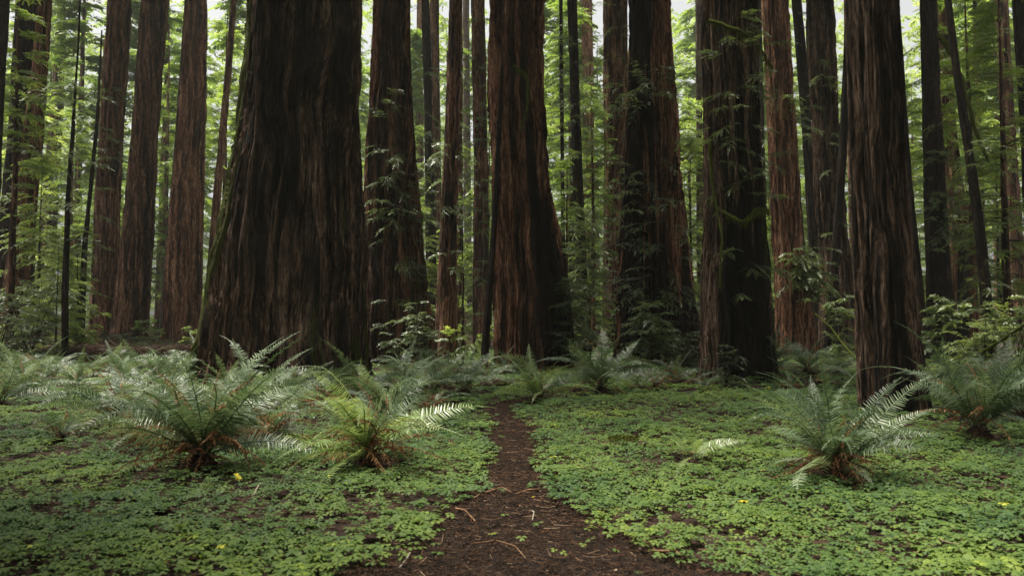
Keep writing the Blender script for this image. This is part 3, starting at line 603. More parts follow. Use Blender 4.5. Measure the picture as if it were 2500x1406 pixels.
# ------------------------------------------------------------------ sword ferns
def frond_mesh(seed, e0, e1, mat, L=1.0, dead=False, N=44, width=0.105):
    rng = np.random.default_rng(seed); q = Q()
    m = 40; t = np.linspace(0, 1, m); e = np.radians(e0 + (e1 - e0) * t ** (1.25 if not dead else 0.7)); sc = rng.normal(0, 0.35)
    az = sc * t ** 1.5
    d = np.stack([np.cos(e) * np.cos(az), np.cos(e) * np.sin(az), np.sin(e)], -1)
    c = np.concatenate([np.zeros((1, 3)), np.cumsum((d[1:] + d[:-1]) / 2, 0)]) * L / (m - 1)
    tube(q, c[::3], np.linspace(0.0055, 0.0015, m)[::3], 4, 0.55 if not dead else 0.3)
    tk = np.repeat(np.linspace(0.16, 0.995, N), 2); sg = np.tile([1.0, -1.0], N); M = 2 * N
    tk = np.clip(tk + rng.normal(0, 0.003, M), 0, 1)
    p = np.stack([np.interp(tk, t, c[:, k]) for k in range(3)], -1); T = unit(np.stack([np.interp(tk, t, d[:, k]) for k in range(3)], -1))
    S_ = unit(np.cross(np.array([0, 0, 1.0]), T)); up = unit(np.cross(T, S_)); tw = rng.normal(0, 0.25) + 0.25 * np.sin(tk * 5 + seed)
    S2 = S_ * np.cos(tw)[:, None] + up * np.sin(tw)[:, None]; U2 = np.cross(T, S2)
    w = width * L * np.clip((tk - 0.06) / 0.2, 0.25, 1) * np.clip(1 - ((tk - 0.28).clip(0) / 0.74) ** 1.5, 0.06, 1) * rng.uniform(0.88, 1.08, M)
    w = w * np.where(rng.random(M) < .07, .35, 1); w = np.where((tk > (.8 if seed % 3 == 0 else 2)), w * .4, w)
    pw = 0.0085 * L * np.clip(1.15 - 0.75 * tk, 0.3, 1) * 36 / N
    if dead:
        w = w * rng.uniform(0.35, 0.9, M); dirn = unit(S2 * sg[:, None] * 0.6 + T * 0.3 + rng.normal(0, 0.4, (M, 3)) - np.array([0, 0, 0.7])); nr = unit(rng.normal(0, 1, (M, 3)))
        bend = rng.normal(0, 0.25, M); pw = pw * rng.uniform(0.5, 1.2, M)
    else:
        dirn = unit(S2 * sg[:, None] + T * (0.22 + 0.35 * tk)[:, None] + U2 * (0.12 + rng.normal(0, 0.06, M))[:, None] + rng.normal(0, 0.04, (M, 3)))
        nr = unit(U2 + rng.normal(0, 0.18, (M, 3))); bend = -0.10 - 0.12 * rng.random(M)
    x = unit(np.cross(dirn, nr)); nn = np.cross(x, dirn)
    def at(f, b): return p + dirn * (w * f)[:, None] + nn * (w * bend * b)[:, None]
    a0, a1, a2 = at(0, 0), at(.55, .35), at(1, 1)
    V = np.stack([a0 + x * (pw * .9)[:, None], a0 - x * (pw * .9)[:, None], a1 + x * (pw * .85)[:, None], a1 - x * (pw * .85)[:, None], a2 + x * (pw * .12)[:, None], a2 - x * (pw * .12)[:, None]], 1).reshape(-1, 3)
    b = np.arange(M)[:, None] * 6; F = np.stack([b + np.array([[0, 1, 3, 2]]), b + np.array([[2, 3, 5, 4]])], 1).reshape(-1, 4)
    tint = np.clip(0.5 + rng.normal(0, 0.1) + rng.normal(0, 0.13, M) + (0.12 * (tk - 0.5)), 0.02, 0.98)
    q.add(V, F, np.repeat(tint, 6))
    return q.mesh("dead_frond" if dead else "frond", mat)
LIVE = [frond_mesh(200 + k, e0, e1, M_FERN) for k, (e0, e1) in enumerate([(80, 30), (76, 5), (70, -15), (62, -25), (55, -35), (66, 20), (48, -20), (38, -35), (30, -40), (74, -35)])]
YOUNG = []
for m in LIVE: c = m.copy(); c.materials[0] = M_FERN_LIGHT; YOUNG.append(c)
DEADF = [frond_mesh(300 + k, e0, e1, M_DEAD, 0.85, True, 26, 0.11) for k, (e0, e1) in enumerate([(35, -60), (15, -50), (50, -80), (5, -25), (65, -30), (78, 10)])]
def root_mesh(seed):
    rng = np.random.default_rng(seed); q = Q(); n, m = 16, 8
    U, H = np.meshgrid(np.arange(n) / n, np.linspace(0, 1, m)); r = 0.15 * np.sqrt(1 - 0.92 * H ** 2) * (0.75 + 0.5 * vnoise(U * 8, H * 5, seed, 8))
    V = np.stack([r * np.cos(U * 6.283), r * np.sin(U * 6.283), -0.06 + 0.22 * H + 0.04 * vnoise(U * 8, H * 4, seed + 1, 8)], -1).reshape(-1, 3)
    i = np.arange(m - 1)[:, None] * n; j = np.arange(n)[None]; k = (j + 1) % n
    q.add(V, np.stack([i + j, i + k, i + n + k, i + n + j], -1).reshape(-1, 4), 0.2)
    B = 45; az = rng.uniform(0, 6.28, B); el = rng.uniform(0.2, 1.4, B); D = np.stack([np.cos(az) * np.cos(el), np.sin(az) * np.cos(el), np.sin(el)], -1)
    O = D * 0.05 + np.array([0, 0, 0.03]); L = rng.uniform(0.12, 0.4, B); s = np.linspace(0, 1, 4)
    pts = O[:, None] + D[:, None] * (L[:, None] * s)[..., None]; pts[..., 2] -= (L * 0.5)[:, None] * s ** 2
    tubes3(q, pts, np.full(B, 0.007), np.full(B, 0.003), 0.3)
    return q.mesh("rootstock", M_ROT)
ROOTS = [root_mesh(400 + k) for k in range(3)]
#   px    py   frond length, live, dead, young?, upright 0..1, label / group
FERNS = [
 (902, 1148, 1.15, 18, 20, 1, .35, "bright green sword fern with rusty dead fronds around its base, left of the path"),
 (490, 1150, 1.25, 22, 22, 0, .35, "big silvery sword fern over a brown mass of dead fronds, foremost left of the path"),
 (275, 1050, 1.15, 15, 5, 0, .45, "silvery sword fern with tall arching fronds behind and left of the foremost left fern"),
 (150, 1078, .62, 9, 6, 0, .3, "small silvery fern with a brown tuft, leftmost on the sorrel in front"),
 (600, 1050, 1.15, 18, 8, 0, .45, "wide sword fern with reddish fronds between the foremost left fern and the giant trunk"),
 (705, 1000, 1.05, 15, 3, 0, .5, "dark green fern with upright fronds directly before the giant trunk's left half"),
 (955, 1045, 1.12, 18, 5, 0, .6, "dark sword fern standing right behind the bright green fern"),
 (800, 985, .95, 12, 3, 0, .55, "shaded fern against the giant trunk's foot, left of the dark fern behind the bright one"),
 (880, 975, 1.0, 12, 3, 0, .5, "fern with a curled browning frond at the giant trunk's right foot"),
 (1050, 975, 1.1, 15, 4, 0, .35, "grey-green fern sprawling beside the giant's right foot"),
 (1135, 965, 1.0, 15, 4, 0, .3, "low grey-green fern nearest the bend where the path ends"),
 (1315, 983, 1.05, 15, 7, 1, .45, "small light green fern with brown skirt just right of the path's far bend"),
 (1468, 966, 1.35, 18, 6, 0, .45, "silver-green fern with one tall frond, in front of the shrubby gap"),
 (1565, 955, .75, 8, 3, 0, .15, "low spreading fern reaching sideways below the charred reddish giant"),
 (1232, 918, .8, 9, 2, 0, .35, "small grey fern at the streaked redwood's left foot"),
 (1872, 938, 1.3, 18, 3, 0, .5, "silvery blue sword fern between the twin-footed redwood and the ribbed redwood"),
 (1972, 925, 1.15, 14, 5, 0, .35, "fern with long low fronds right of the silvery blue fern"),
 (2050, 925, .95, 15, 4, 1, .4, "yellow-green fern against the shaggy near redwood's left side"),
 (2045, 1180, 1.0, 26, 22, 0, .85, "tall upright sword fern with brown dead fronds at its foot, foremost on the right"),
 (2390, 1075, 1.3, 18, 5, 0, .7, "big shaded sword fern with long bare stalks right of the shaggy near redwood"),
 (2490, 1030, 1.15, 15, 3, 0, .5, "dark fern at the photo's right border behind the long-stalked fern"),
 (2345, 960, .8, 12, 2, 0, .4, "fern tucked behind the shaggy near redwood's black foot"),
 (1688, 1140, .62, 5, 1, 1, .4, "little pale green fern with few fronds alone on the sorrel right of the path"),
 (60, 975, 1.05, 13, 3, 0, .6, "dim upright fern at the left border behind the sorrel"),
 (5, 1000, 1.0, 10, 2, 0, .5, "dim fern cut off by the left border"),
 (1650, 940, .8, 7, 10, 0, .3, "mostly brown withered fern left of the twin-footed redwood"),
 (385, 1098, 1.0, 13, 14, 0, .2, "low sprawling silvery fern overlapping the foremost left fern on its left"),
 (650, 1092, .95, 12, 14, 0, .25, "low browning fern squeezed between the foremost left fern and the bright green fern"),
 (1720, 955, .55, 6, 3, 0, .3, "tiny fern at the twin-footed redwood's left foot"),
]
BANK = [(120, 935), (185, 955), (230, 925), (300, 945), (340, 918), (385, 935), (420, 960), (455, 930), (505, 955), (550, 975), (90, 915), (40, 925), (270, 905), (20, 950), (355, 985), (410, 1000)]
BACK = [(985, 925), (1030, 915), (1090, 930), (1160, 925), (1190, 935), (2330, 930), (2400, 915), (2460, 935), (2280, 940), (2430, 960), (1010, 950), (1075, 945), (1130, 915)]
WITH = [(1600, 950), (1640, 925), (1930, 950), (2010, 945), (640, 1040), (760, 1020), (560, 1090), (340, 1080), (1060, 1000), (1690, 945), (2390, 985)]
for (a, b) in BANK: FERNS.append((a, b, 1.05, 13, 3, 0, .5, "bank"))
for (a, b) in WITH: FERNS.append((a, b, .8, 3, 9, 0, .2, "with"))
for (a, b) in BACK: FERNS.append((a, b, .95, 11, 3, 0, .4, "back"))
RF = random.Random(8); fern_spots = []
for i, (px, py, L, nl, ndd, yg, upr, lab) in enumerate(FERNS):
    g = G(px, py); fern_spots.append((g.x, g.y, L))
    grp = None
    if lab == "bank": lab, grp = "one of the massed green sword ferns on the bank left of the giant trunk", "ferns massed on the left bank"
    if lab == "back": lab, grp = "one of the greyish ferns growing between the redwood trunks behind the clearing", "ferns between the redwood feet"
    L *= 1.14 if i < 29 else .98; nl = int(nl * (1.8 if i < 29 else 1.4)); ndd = int(ndd * 2.1)
    if lab == "with": lab, grp = "one of the withered brown ferns slumped among the green ones", "withered ferns"
    t = thing("sword_fern", lab, "fern", g, grp or "sword ferns in the clearing", RF.uniform(0, 6.28))
    link("rootstock", ROOTS[i % 3], t, (0, 0, 0), (0, 0, i * 1.7), 0.75 * L)
    for k in range(nl):
        h = RF.random()
        pool = [0, 1, 5, 9] if h < upr * 0.6 else [2, 3, 3, 4, 9, 6] if h < 0.72 else [4, 6, 7, 8]
        f = link("frond", (YOUNG if yg and RF.random() < .8 else LIVE)[RF.choice(pool)], t, (RF.uniform(-.05, .05), RF.uniform(-.05, .05), 0.1 * L),
                 (RF.uniform(-.55, .55), RF.uniform(-.25, .22), 6.283 * (k + RF.uniform(-.9, .9)) / nl), L * RF.choice((.6, .8, .95, 1, 1.1, 1.2)) * RF.uniform(.92, 1.08))
    for k in range(ndd):
        link("dead_frond", RF.choice(DEADF[:4] if RF.random() < .62 else DEADF[4:]), t, (RF.uniform(-.08, .08), RF.uniform(-.08, .08), RF.uniform(.08, .2) * L),
             (RF.uniform(-.5, .5), RF.uniform(-.45, .15), RF.uniform(0, 6.283)), L * RF.uniform(.55, .95))
# withered fronds lying loose on the sorrel
for i, (px, py, sc, rz, lab) in enumerate(((1672, 1165, .42, -1.9, "grey withered frond lying beside the little pale fern"), (1500, 1168, .5, .4, "pale brown dead frond left of the little pale fern"), (1580, 1150, .45, 2.6, "crumpled brown dead frond near the mossy hummock"),
        (1570, 1215, .5, 4.2, "rusty dead frond in the sorrel below the mossy hummock"), (2300, 1125, .55, -.6, "tan dead frond right of the tall upright fern"), (2350, 1160, .5, .7, "curled tan dead frond nearest the photo's right border"), (1110, 1110, .5, -.2, "long brown dead frond between the bright fern and the path"),
        (420, 1110, .6, 3.0, "brown dead fronds heap left of the foremost left fern"), (200, 1110, .6, -.3, "brown dead frond below the small silvery fern"))):
    g = G(px, py); o = link("dead_frond_litter", DEADF[(i * 2) % 4], None, g + Vector((0, 0, .05)), (0.4, 0.15, rz), sc); tag(o, lab, "dead frond", "loose dead fronds")

# ------------------------------------------------------------------ redwood sorrel carpet
def sorrel():
    rng = np.random.default_rng(5); xs = []; q = Q()
    for (y0, y1, dens, r0, r1) in ((3.3, 6.5, 820, .026, .047), (6.5, 10, 620, .028, .049), (10, 15, 330, .034, .056), (15, 23, 130, .05, .08), (23, 42, 24, .09, .14)):
        wid = lambda y: 0.70 * y + 1.2
        n = int(dens * (y1 - y0) * (wid(y0) + wid(y1)))
        y = rng.uniform(y0, y1, n); x = rng.uniform(-1, 1, n) * wid(y1); k = np.abs(x) < wid(y); x, y = x[k], y[k]
        cover = 0.55 * fbm(x * 0.9, y * 0.9, 61, 2) + 0.45 * fbm(x * 3.2, y * 3.2, 62, 2)
        pe = path_edge(x, y); jag = 0.22 * (fbm(x * 3, y * 3, 63, 2) - 0.5) * np.clip(y / 6, .8, 2)
        c2 = 0.5 * fbm(x * 5.5, y * 5.5, 68, 2) + 0.5 * fbm(x * 2.0, y * 1.4, 69, 2)
        pr_ = (sstep(0.27, 0.38, cover) * 0.85 + 0.15) * (0.34 + 0.66 * sstep(0.36, 0.48, c2))
        pr_ = np.where(pe + jag < 0.0, np.where(y < 6.3, 0.014, 0.003), pr_)
        near = sstep(0.0, 0.25, pe + jag); pr_ = pr_ * np.where(pe + jag > 0, 0.35 + 0.65 * near, 1)
        for (a, b, L) in fern_spots[:32]:
            dd = np.hypot(x - a, y - b); pr_ = pr_ * sstep(0.10, 0.45, dd / L)
        for (a, b) in trunkpos: 
            if b < 30: pass
        pr_ = pr_ * np.where((x < -1.2) & (y > 14) & (y < 23) & (x > -7), .5, 1)
        k = rng.random(n if False else len(x)) < pr_; x, y, pe = x[k], y[k], pe[k]; n = len(x)
        r = rng.uniform(r0, r1, n) * (0.85 + 0.3 * vnoise(x * 1.3, y * 1.3, 66)); 
        h = 0.03 + 0.10 * np.clip(fbm(x * 2.2, y * 2.2, 64, 2) - .2, 0, 1) + rng.random(n) * 0.055
        c = np.stack([x, y, gz(x, y) + h], -1)
        nrm = unit(np.array([0, -0.05, 1.0]) + rng.normal(0, 0.20, (n, 3)))
        a = rng.uniform(0, 6.28, n); ax = unit(np.cross(nrm, np.stack([np.cos(a), np.sin(a), 0 * a], -1))); ay = np.cross(nrm, ax)
        LP = np.array([(0.04, 0, 0), (0.55, 0.42, -.14), (1.0, 0.40, -.26), (0.84, 0, -.10), (1.0, -0.40, -.26), (0.55, -0.42, -.14)])
        V = []
        for j in range(3):
            ph = j * 2.0944; lx = LP[:, 0] * math.cos(ph) - LP[:, 1] * math.sin(ph); ly = LP[:, 0] * math.sin(ph) + LP[:, 1] * math.cos(ph)
            V.append(c[:, None] + r[:, None, None] * (ax[:, None] * lx[None, :, None] + ay[:, None] * ly[None, :, None] + nrm[:, None] * LP[None, :, 2, None]))
        V = np.stack(V, 1).reshape(-1, 3); b = np.arange(n * 3)[:, None] * 6
        F = np.stack([b + np.array([[0, 1, 2, 3]]), b + np.array([[0, 3, 4, 5]])], 1).reshape(-1, 4)
        ti = np.clip(-0.08 + 0.86 * fbm(x * .7, y * .7, 67, 3) + 0.05 * np.exp(-(pe / 1.6) ** 2) + rng.normal(0, 0.13, n), 0.02, 0.90); ti = np.where(rng.random(n) < 0.0012, 1.0, ti)  # tint rises beside the path: its brighter light is painted into the leaves
        q.add(V, F, np.repeat(ti, 18))
    return q.mesh("redwood_sorrel", M_SORREL)
o = setting(link("redwood_sorrel", sorrel()), "stuff"); tag(o, "carpet of three-leaved green sorrel covering the forest floor", "ground cover")

# ------------------------------------------------------------------ fallen needles, twigs and bark crumbs
def litter():
    rng = np.random.default_rng(6); q = Q()
    def strips(x, y, L, W, zl, t):
        n = len(x); a = rng.uniform(0, 6.28, n); el = rng.normal(0, 0.14, n); cur = rng.normal(0, 0.5, n); m = 4; s = np.linspace(-.5, .5, m)
        aa = a[:, None] + cur[:, None] * s[None]
        px = x[:, None] + L[:, None] * s * np.cos(aa); py = y[:, None] + L[:, None] * s * np.sin(aa)
        pz = gz(x, y)[:, None] + zl[:, None] + np.abs(L[:, None] * s * np.sin(el)[:, None])
        tubes3(q, np.stack([px, py, pz], -1), W, W * 0.6, np.repeat(t, 12))
    n = 34000; y = 3.6 + 12 * rng.random(n) ** 1.7; l = np.interp(y, py_, pxl) - .25; r = np.interp(y, py_, pxr) + .25; x = l + (r - l) * rng.random(n)
    strips(x, y, rng.uniform(.02, .10, n), rng.uniform(.0012, .0032, n), rng.uniform(.022, .042, n), np.clip(rng.normal(.42, .25, n), 0, .99))
    n = 1300; y = 3.8 + 9 * rng.random(n) ** 1.6; l = np.interp(y, py_, pxl) - .2; r = np.interp(y, py_, pxr) + .2; x = l + (r - l) * rng.random(n)
    strips(x, y, rng.uniform(.05, .18, n), rng.uniform(.0015, .004, n), rng.uniform(.03, .05, n), np.clip(rng.normal(.62, .22, n), 0, 1))
    n = 16000; y = 3.6 + 20 * rng.random(n); x = rng.uniform(-1, 1, n) * (0.7 * y + 1)
    strips(x, y, rng.uniform(.03, .16, n), rng.uniform(.0015, .005, n), rng.uniform(.012, .05, n), np.clip(rng.normal(.45, .25, n), 0, .99))
    n = 260; y = 4 + 14 * rng.random(n); x = rng.uniform(-1, 1, n) * (0.65 * y + .8)
    strips(x, y, rng.uniform(.08, .35, n), rng.uniform(.002, .005, n), rng.uniform(.05, .12, n), np.clip(rng.normal(.6, .25, n), 0, 1))
    n = 2600; y = 3.8 + 12 * rng.random(n) ** 1.5; l = np.interp(y, py_, pxl) - .1; r = np.interp(y, py_, pxr) + .1; x = l + (r - l) * rng.random(n); a = rng.uniform(0, 6.28, n)
    leaves(q, np.stack([x, y, gz(x, y) + .03], -1), unit(np.stack([np.cos(a), np.sin(a), rng.normal(0, .15, n)], -1)), unit(np.array([0, 0, 1.0]) + rng.normal(0, .25, (n, 3))), rng.uniform(.012, .05, n), rng.uniform(.004, .012, n), np.clip(rng.normal(.5, .28, n), 0, 1))
    return q.mesh("forest_litter", M_LITTER)
o = setting(link("forest_litter", litter()), "stuff"); tag(o, "brown needles, twigs and bark crumbs strewn over path and floor", "litter")

# ------------------------------------------------------------------ shrubs and saplings between the trunks
def shrub(px, Y, h, wd, seed, lab, mat=None, nb=34, broad=False, name="shrub", cat="shrub", leafl=.09, leafw=.02, tb=.5):
    rng = np.random.default_rng(seed); x = (px - CX) / FPX * Y
    t = thing(name, lab, cat, (x, Y, float(gz(x, Y))))
    q = Q(); st = []
    ns = 1 if name == "sapling" else 7
    for k in range(ns):
        a = rng.uniform(0, 6.28); lean = 0.03 if ns == 1 else rng.uniform(.15, .5) * wd / h
        s = np.linspace(0, 1, 9); c = np.stack([np.cos(a) * lean * h * s ** 1.4 + rng.normal(0, .02, 9), np.sin(a) * lean * h * s ** 1.4 + rng.normal(0, .02, 9), -0.1 + (h + .1) * s * rng.uniform(.8, 1)], -1)
        st.append(c); tube(q, c, np.linspace(.03 if ns == 1 else .018, .004, 9), 5)
    link("stems", q.mesh("stems", M_TWIG, True), t)
    i = rng.integers(0, ns, nb); u = rng.uniform(.12, 1, nb); C = np.array(st); k = np.minimum((u * 8).astype(int), 7); f = (u * 8 - k)[:, None]
    O = C[i, k] * (1 - f) + C[i, k + 1] * f; az = rng.uniform(0, 6.28, nb); el = rng.normal(.2, .25, nb)
    D = np.stack([np.cos(az) * np.cos(el), np.sin(az) * np.cos(el), np.sin(el)], -1)
    ql, qw = foliage(rng, O, D, wd * .5 * rng.uniform(.4, 1, nb) * (1.25 - .7 * u), rng.uniform(.1, .4, nb), 9, 12, .34 if not broad else .26, leafl, leafw, .1, tb, .5, .008)
    link("foliage", ql.mesh("foliage", mat or M_SHRUB), t); link("twigs", qw.mesh("twigs", M_TWIG), t)["kind"] = "stuff"
SH = [
 (75, 27, 3.3, 3.6, "pale-leaved huckleberry bush, tall and twiggy, at the left border", M_SHRUB, 90, True, "shrub", .085, .024, .62),
 (-10, 24, 2.6, 3.0, "dark huckleberry bush cut off by the left border", M_SHRUB, 60, True, "shrub", .08, .022, .5),
 (190, 34, 2.4, 2.4, "leafy green bush between the pale huckleberry and the touching pair of redwoods", M_NEEDLE, 50, False, "shrub", .10, .022, .5),
 (1022, 23, 2.15, 1.7, "greyish tangled bush between the wide dark redwood and the slim near one", M_SHRUB, 55, True, "shrub", .07, .014, .6),
 (968, 21.5, 1.2, 1.0, "small brown-green bush tight beside the giant's right foot", M_SHRUB, 22, True, "shrub", .06, .014, .4),
 (495, 32, 1.35, 1.9, "bright fresh green bush left of the giant trunk", M_BROAD, 36, True, "shrub", .09, .028, .55),
 (375, 40, 1.6, 2.2, "low green bush at the foot of the straight clean redwood", M_BROAD, 30, True, "shrub", .09, .028, .5),
 (1125, 20, 1.15, 1.1, "airy bush with small pale oval leaves in front of the slim near redwood", M_SHRUB, 18, True, "shrub", .07, .024, .9),
 (1150, 30, 1.5, 2.2, "sunlit green bush low in the gap right of the slim near redwood", M_BROAD, 36, True, "shrub", .09, .026, .6),
 (1440, 29, 5.4, 3.2, "feathery young redwood filling the gap between the streaked and the charred giants", M_SPRAY, 150, False, "sapling", .10, .015, .55),
 (1395, 24, 3.2, 1.8, "slender young redwood against the streaked redwood's black right foot", M_SPRAY, 70, False, "sapling", .09, .014, .5),
 (1590, 24.5, 2.5, 2.2, "drooping young redwood before the charred reddish giant", M_SPRAY, 60, False, "sapling", .10, .016, .5),
 (1665, 25, 1.3, 1.7, "brownish tangled bush left of the twin-footed redwood", M_SHRUB, 40, True, "shrub", .06, .012, .35),
 (1770, 18.6, 1.0, 1.0, "sparse reddish bush between the twin feet of the grey flaking redwood", M_SHRUB, 18, True, "shrub", .05, .01, .3),
 (2045, 30, 2.6, 1.8, "thin green bush at the foot of the weathered pale redwood", M_SPRAY, 36, False, "shrub", .11, .018, .5),
 (2400, 24, 2.5, 2.8, "broad feathery grey-green bush in front of the leaning dark trunk on the right", M_SPRAY, 80, False, "shrub", .11, .018, .68),
 (2490, 21, 2.0, 2.0, "shady bush cut off by the right border", M_SPRAY, 50, False, "shrub", .10, .018, .5),
 (2290, 28, 2.6, 1.8, "dim slender young redwood at the foot of the black straight trunk", M_SPRAY, 40, False, "sapling", .11, .018, .5),
 (300, 36, 1.1, 3.0, "low twiggy bush by the brushwood log", M_SHRUB, 36, True, "shrub", .08, .02, .4),
]
for i, (px, Y, h, wd, lab, mat, nb, br, nm, ll, lw, tb) in enumerate(SH):
    shrub(px, Y, h, wd, 600 + i, lab, mat, nb, br, nm, nm, ll, lw, tb)

# ------------------------------------------------------------------ logs, sticks, mossy branches
def log_mesh(name, pts, r0, r1, mat, seed, n=20):
    rng = np.random.default_rng(seed); pts = np.array(pts, float); m = 40; t = np.linspace(0, len(pts) - 1, m)
    c = np.stack([np.interp(t, np.arange(len(pts)), pts[:, k]) for k in range(3)], -1)
    for _ in range(2): c[1:-1] = (c[:-2] + 2 * c[1:-1] + c[2:]) / 4
    tan = unit(np.gradient(c, axis=0)); a = unit(np.cross(tan, [0.1, 0.2, 1.0])); b = np.cross(tan, a)
    U, T = np.meshgrid(np.arange(n) / n, np.linspace(0, 1, m)); r = (r0 + (r1 - r0) * T) * (0.8 + 0.4 * vnoise(U * 8, T * 9, seed, 8)); r[0] *= .3; r[-1] *= .3
    V = c[:, None] + r[..., None] * (np.cos(U * 6.2832)[..., None] * a[:, None] + np.sin(U * 6.2832)[..., None] * b[:, None])
    i = np.arange(m - 1)[:, None] * n; j = np.arange(n)[None]; k = (j + 1) % n
    return mkmesh(name, V.reshape(-1, 3), np.stack([i + j, i + k, i + n + k, i + n + j], -1).reshape(-1, 4), mat, True, dict(tint=np.full(m * n, .5)))
def gp(px, py, up=0.0): return tuple(G(px, py) + Vector((0, 0, up)))
o = link("fallen_log", log_mesh("fallen_log", [gp(1175, 950, .05), gp(1235, 947, .07), gp(1300, 946, .05)], .14, .11, M_ROT, 1)); tag(o, "dark rotten log lying across the far end of the path", "log")
def PW(px, py, Y): p = P(px, py, Y); return (p.x, p.y, p.z)
o = link("fallen_log", log_mesh("fallen_log", [PW(60, 868, 30), PW(250, 862, 31), PW(400, 858, 32), PW(540, 860, 33)], .34, .24, M_ROT, 2)); tag(o, "long brown log under brushwood behind the ferns on the left", "log")
rng = np.random.default_rng(9); q = Q(); n = 420
x0 = rng.uniform(-18.5, -11.5, n); y0 = rng.uniform(28.5, 33, n); az = rng.uniform(0, 6.28, n); el = rng.normal(.25, .3, n); L = rng.uniform(.4, 1.8, n)
s = np.linspace(-.4, .6, 5); pts = np.stack([x0, y0, .15 + rng.uniform(0, .55, n)], -1)[:, None] + np.stack([np.cos(az) * np.cos(el), np.sin(az) * np.cos(el), np.sin(el)], -1)[:, None] * (L[:, None] * s)[..., None]
pts += rng.normal(0, .04, pts.shape); tubes3(q, pts, rng.uniform(.006, .016, n), np.full(n, .003), np.repeat(rng.uniform(.2, 1, n), 15))
o = setting(link("brushwood", q.mesh("brushwood", M_LITTER)), "stuff"); tag(o, "heap of dead brown twigs along the long log", "brushwood")

STICKS = [
 ([(1112, 1254), (1135, 1268), (1160, 1286)], .009, .007, M_STICK, "short straight tan stick on the left edge of the path"),
 ([(1150, 1342), (1215, 1346), (1258, 1360), (1284, 1380)], .0045, .003, M_STICK, "long thin curved tan twig lying on the path in front"),
 ([(975, 1404), (993, 1392), (1001, 1378), (1000, 1366)], .007, .005, M_PALE, "white bent twig at the bottom of the photo left of the path"),
 ([(615, 1228), (632, 1204), (655, 1184)], .008, .005, M_PALE, "pale bare twig poking from the sorrel below the foremost left fern"),
 ([(1260, 1218), (1290, 1216), (1322, 1205)], .010, .006, M_STICK, "tan bark sliver across the narrow part of the path"),
 ([(1185, 1214), (1225, 1209), (1250, 1214)], .008, .005, M_STICK, "brown twig across the narrow part of the path"),
 ([(1298, 1260), (1304, 1272), (1300, 1284)], .006, .004, M_PALE, "small pale curl of twig in the middle of the path"),
 ([(1535, 1338), (1575, 1346), (1600, 1358)], .007, .004, M_STICK, "thin grey-brown twig at the right edge of the path"),
 ([(1590, 1360), (1650, 1374), (1690, 1392)], .009, .005, M_STICK, "reddish twig in the sorrel at the path's lower right corner"),
 ([(1120, 1300), (1170, 1325), (1130, 1375)], .004, .0025, M_ROT, "dark bent twig on the path left of the long curved twig"),
]
for i, (pp, a, b, m, lab) in enumerate(STICKS):
    o = link("stick", log_mesh("stick", [gp(x, y, .045 + (.03 if 0 < k < len(pp) - 1 else 0)) for k, (x, y) in enumerate(pp)], a, b, m, 30 + i, 7)); tag(o, lab, "stick", "sticks on the floor")
o = link("small_log", log_mesh("small_log", [gp(326, 1252, .06), gp(350, 1250, .06), gp(400, 1254, .04), gp(440, 1262, .02)], .055, .03, M_ROT, 50)); tag(o, "short dark rotten log half sunk in the sorrel at lower left", "log")
o = link("bark_piece", log_mesh("bark_piece", [gp(300, 1345, .0), gp(360, 1325, .03), gp(430, 1312, .02)], .05, .03, M_ROT, 51)); tag(o, "strip of dark bark in the sorrel nearest the lower left corner", "bark piece")
o = link("fallen_branch", mossy_branch([PW(1990, 765, 17), PW(2030, 800, 16.4), PW(2062, 845, 15.8), PW(2096, 880, 15)], .012, .022, 90, 5, .07)); tag(o, "mossy green branch leaning against the shaggy near redwood's left side", "branch")
o = link("fallen_branch", mossy_branch([PW(2395, 862, 20), PW(2440, 835, 19.6), PW(2490, 800, 19.2), PW(2540, 765, 19)], .045, .03, 90, 6, .07)); tag(o, "mossy branch slanting up out of the bushes at the right border", "branch")
for pp, a, lab in (([gp(1600, 948, .08), gp(1660, 942, .1), gp(1712, 938, .06)], .09, "short brown log between the charred giant and the twin-footed redwood"), ([gp(1905, 950, .06), gp(1990, 946, .1), gp(2070, 948, .05)], .07, "thin brown log under the ferns left of the shaggy near redwood"),
        ([gp(1020, 930, .1), gp(1090, 925, .12), gp(1150, 928, .08)], .10, "brown log in the ferns below the slim near redwood"), ([gp(2290, 930, .1), gp(2390, 920, .16), gp(2500, 925, .1)], .13, "dark log among the bushes at the right border")):
    o = link("fallen_log", log_mesh("fallen_log", pp, a, a * .7, M_ROT, int(a * 900))); tag(o, lab, "log")
for k, (pp, Y) in enumerate((([(420, 845), (422, 800), (418, 775)], 30), ([(428, 850), (440, 815), (455, 800)], 30), ([(2440, 900), (2478, 850), (2500, 800)], 20), ([(1655, 900), (1675, 870), (1690, 850)], 22))):
    o = link("bare_twig", log_mesh("bare_twig", [PW(x, y, Y) for x, y in pp], .016, .006, M_PALE, 70 + k, 6))
    tag(o, ["bare pale twig standing upright before the orange-edged redwood", "bare pale twig bending right before the orange-edged redwood", "bare slanting stem in the bushes at the right border", "bare slanting twig before the charred reddish giant"][k], "twig")
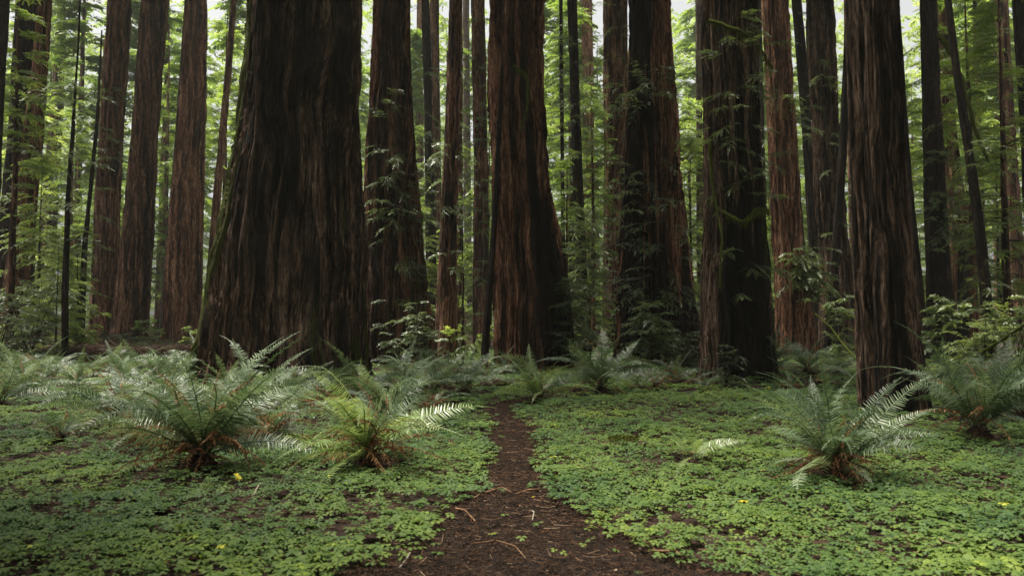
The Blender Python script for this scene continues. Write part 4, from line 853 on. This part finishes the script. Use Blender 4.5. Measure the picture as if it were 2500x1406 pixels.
# mossy hummock with its upright twig
g = G(1530, 1098); t = thing("hummock", "small mossy hummock of rotten wood on the sorrel right of the path", "hummock", g)
q = Q(); n, m = 28, 10; U, H = np.meshgrid(np.arange(n) / n, np.linspace(0, 1, m)); r = .24 * np.sqrt(1 - .98 * H ** 2) * (.7 + .6 * vnoise(U * 7, H * 4, 3, 7))
V = np.stack([r * np.cos(U * 6.2832) * 1.3, r * np.sin(U * 6.2832), -.03 + .15 * H * (.7 + .6 * vnoise(U * 7, H * 3, 4, 7))], -1).reshape(-1, 3)
i = np.arange(m - 1)[:, None] * n; j = np.arange(n)[None]; k = (j + 1) % n
q.add(V, np.stack([i + j, i + k, i + n + k, i + n + j], -1).reshape(-1, 4), .3); link("rotten_wood", q.mesh("rotten_wood", M_ROT, True), t)
q = Q(); rng = np.random.default_rng(3); n = 900; a = rng.uniform(0, 6.28, n); rr = .15 * np.sqrt(rng.random(n)); p = np.stack([-.04 + rr * np.cos(a) * 1.3, rr * np.sin(a), .14 - 1.2 * rr ** 2 + .03 * rng.random(n)], -1)
leaves(q, p, unit(rng.normal(0, .6, (n, 3)) + np.array([0, 0, .8])), unit(rng.normal(0, 1, (n, 3))), rng.uniform(.015, .04, n), rng.uniform(.003, .007, n), rng.uniform(.1, .8, n)); link("moss_tuft", q.mesh("moss_tuft", M_MOSS), t)
o = link("upright_twig", log_mesh("upright_twig", [(g.x + .12, g.y, g.z + .05), (g.x + .125, g.y, g.z + .15), (g.x + .13, g.y, g.z + .2), (g.x + .14, g.y, g.z + .27)], .007, .004, M_ROT, 80, 6)); tag(o, "little dark twig standing upright on the mossy hummock", "twig")
# yellow maple leaves
def maple(px, py, sc, rz, tilt, lab):
    q = Q(); ang = np.radians([-120, -60, 0, 60, 120]); Ls = np.array([.6, .85, 1, .85, .6]) * sc
    d = np.stack([np.cos(ang), np.sin(ang), -.15 + 0 * ang], -1); leaves(q, np.zeros((5, 3)), unit(d), np.tile([0, 0, 1.0], (5, 1)), Ls, Ls * .3, np.array([.2, .5, .8, .5, .3]), .1)
    o = link("fallen_leaf", q.mesh("fallen_leaf", M_YELLOW), None, G(px, py) + Vector((0, 0, .10)), (tilt, .3, rz)); tag(o, lab, "leaf", "yellow fallen leaves")
maple(578, 1190, .07, 1.0, .9, "yellow drooping leaf on the sorrel below the foremost left fern")
maple(1818, 1252, .06, 2.0, .2, "flat yellow leaf on the sorrel left of the tall upright fern")
maple(1490, 1088, .035, .4, .2, "tiny yellow leaf left of the mossy hummock")
maple(1305, 1240, .03, 2.4, .1, "tiny orange-yellow leaf at the path's right edge")

# ------------------------------------------------------------------ damp forest air
bm_v = np.array([(x, y, z) for x in (-260, 260) for y in (-60, 300) for z in (-2.5, 125)], float)
hz = mkmesh("haze", bm_v, np.array([(0, 1, 3, 2), (4, 6, 7, 5), (0, 4, 5, 1), (2, 3, 7, 6), (0, 2, 6, 4), (1, 5, 7, 3)]))
m, t, out = newmat("haze"); v = nd(t, "ShaderNodeVolumePrincipled"); v.inputs['Color'].default_value = (0.9, 0.95, 0.88, 1); v.inputs['Density'].default_value = 0.0004
v.inputs['Anisotropy'].default_value = 0.3
t.links.new(v.outputs[0], out.inputs['Volume']); hz.materials.append(m)
o = setting(link("haze", hz), "stuff"); tag(o, "thin damp air paling the far trees", "haze")
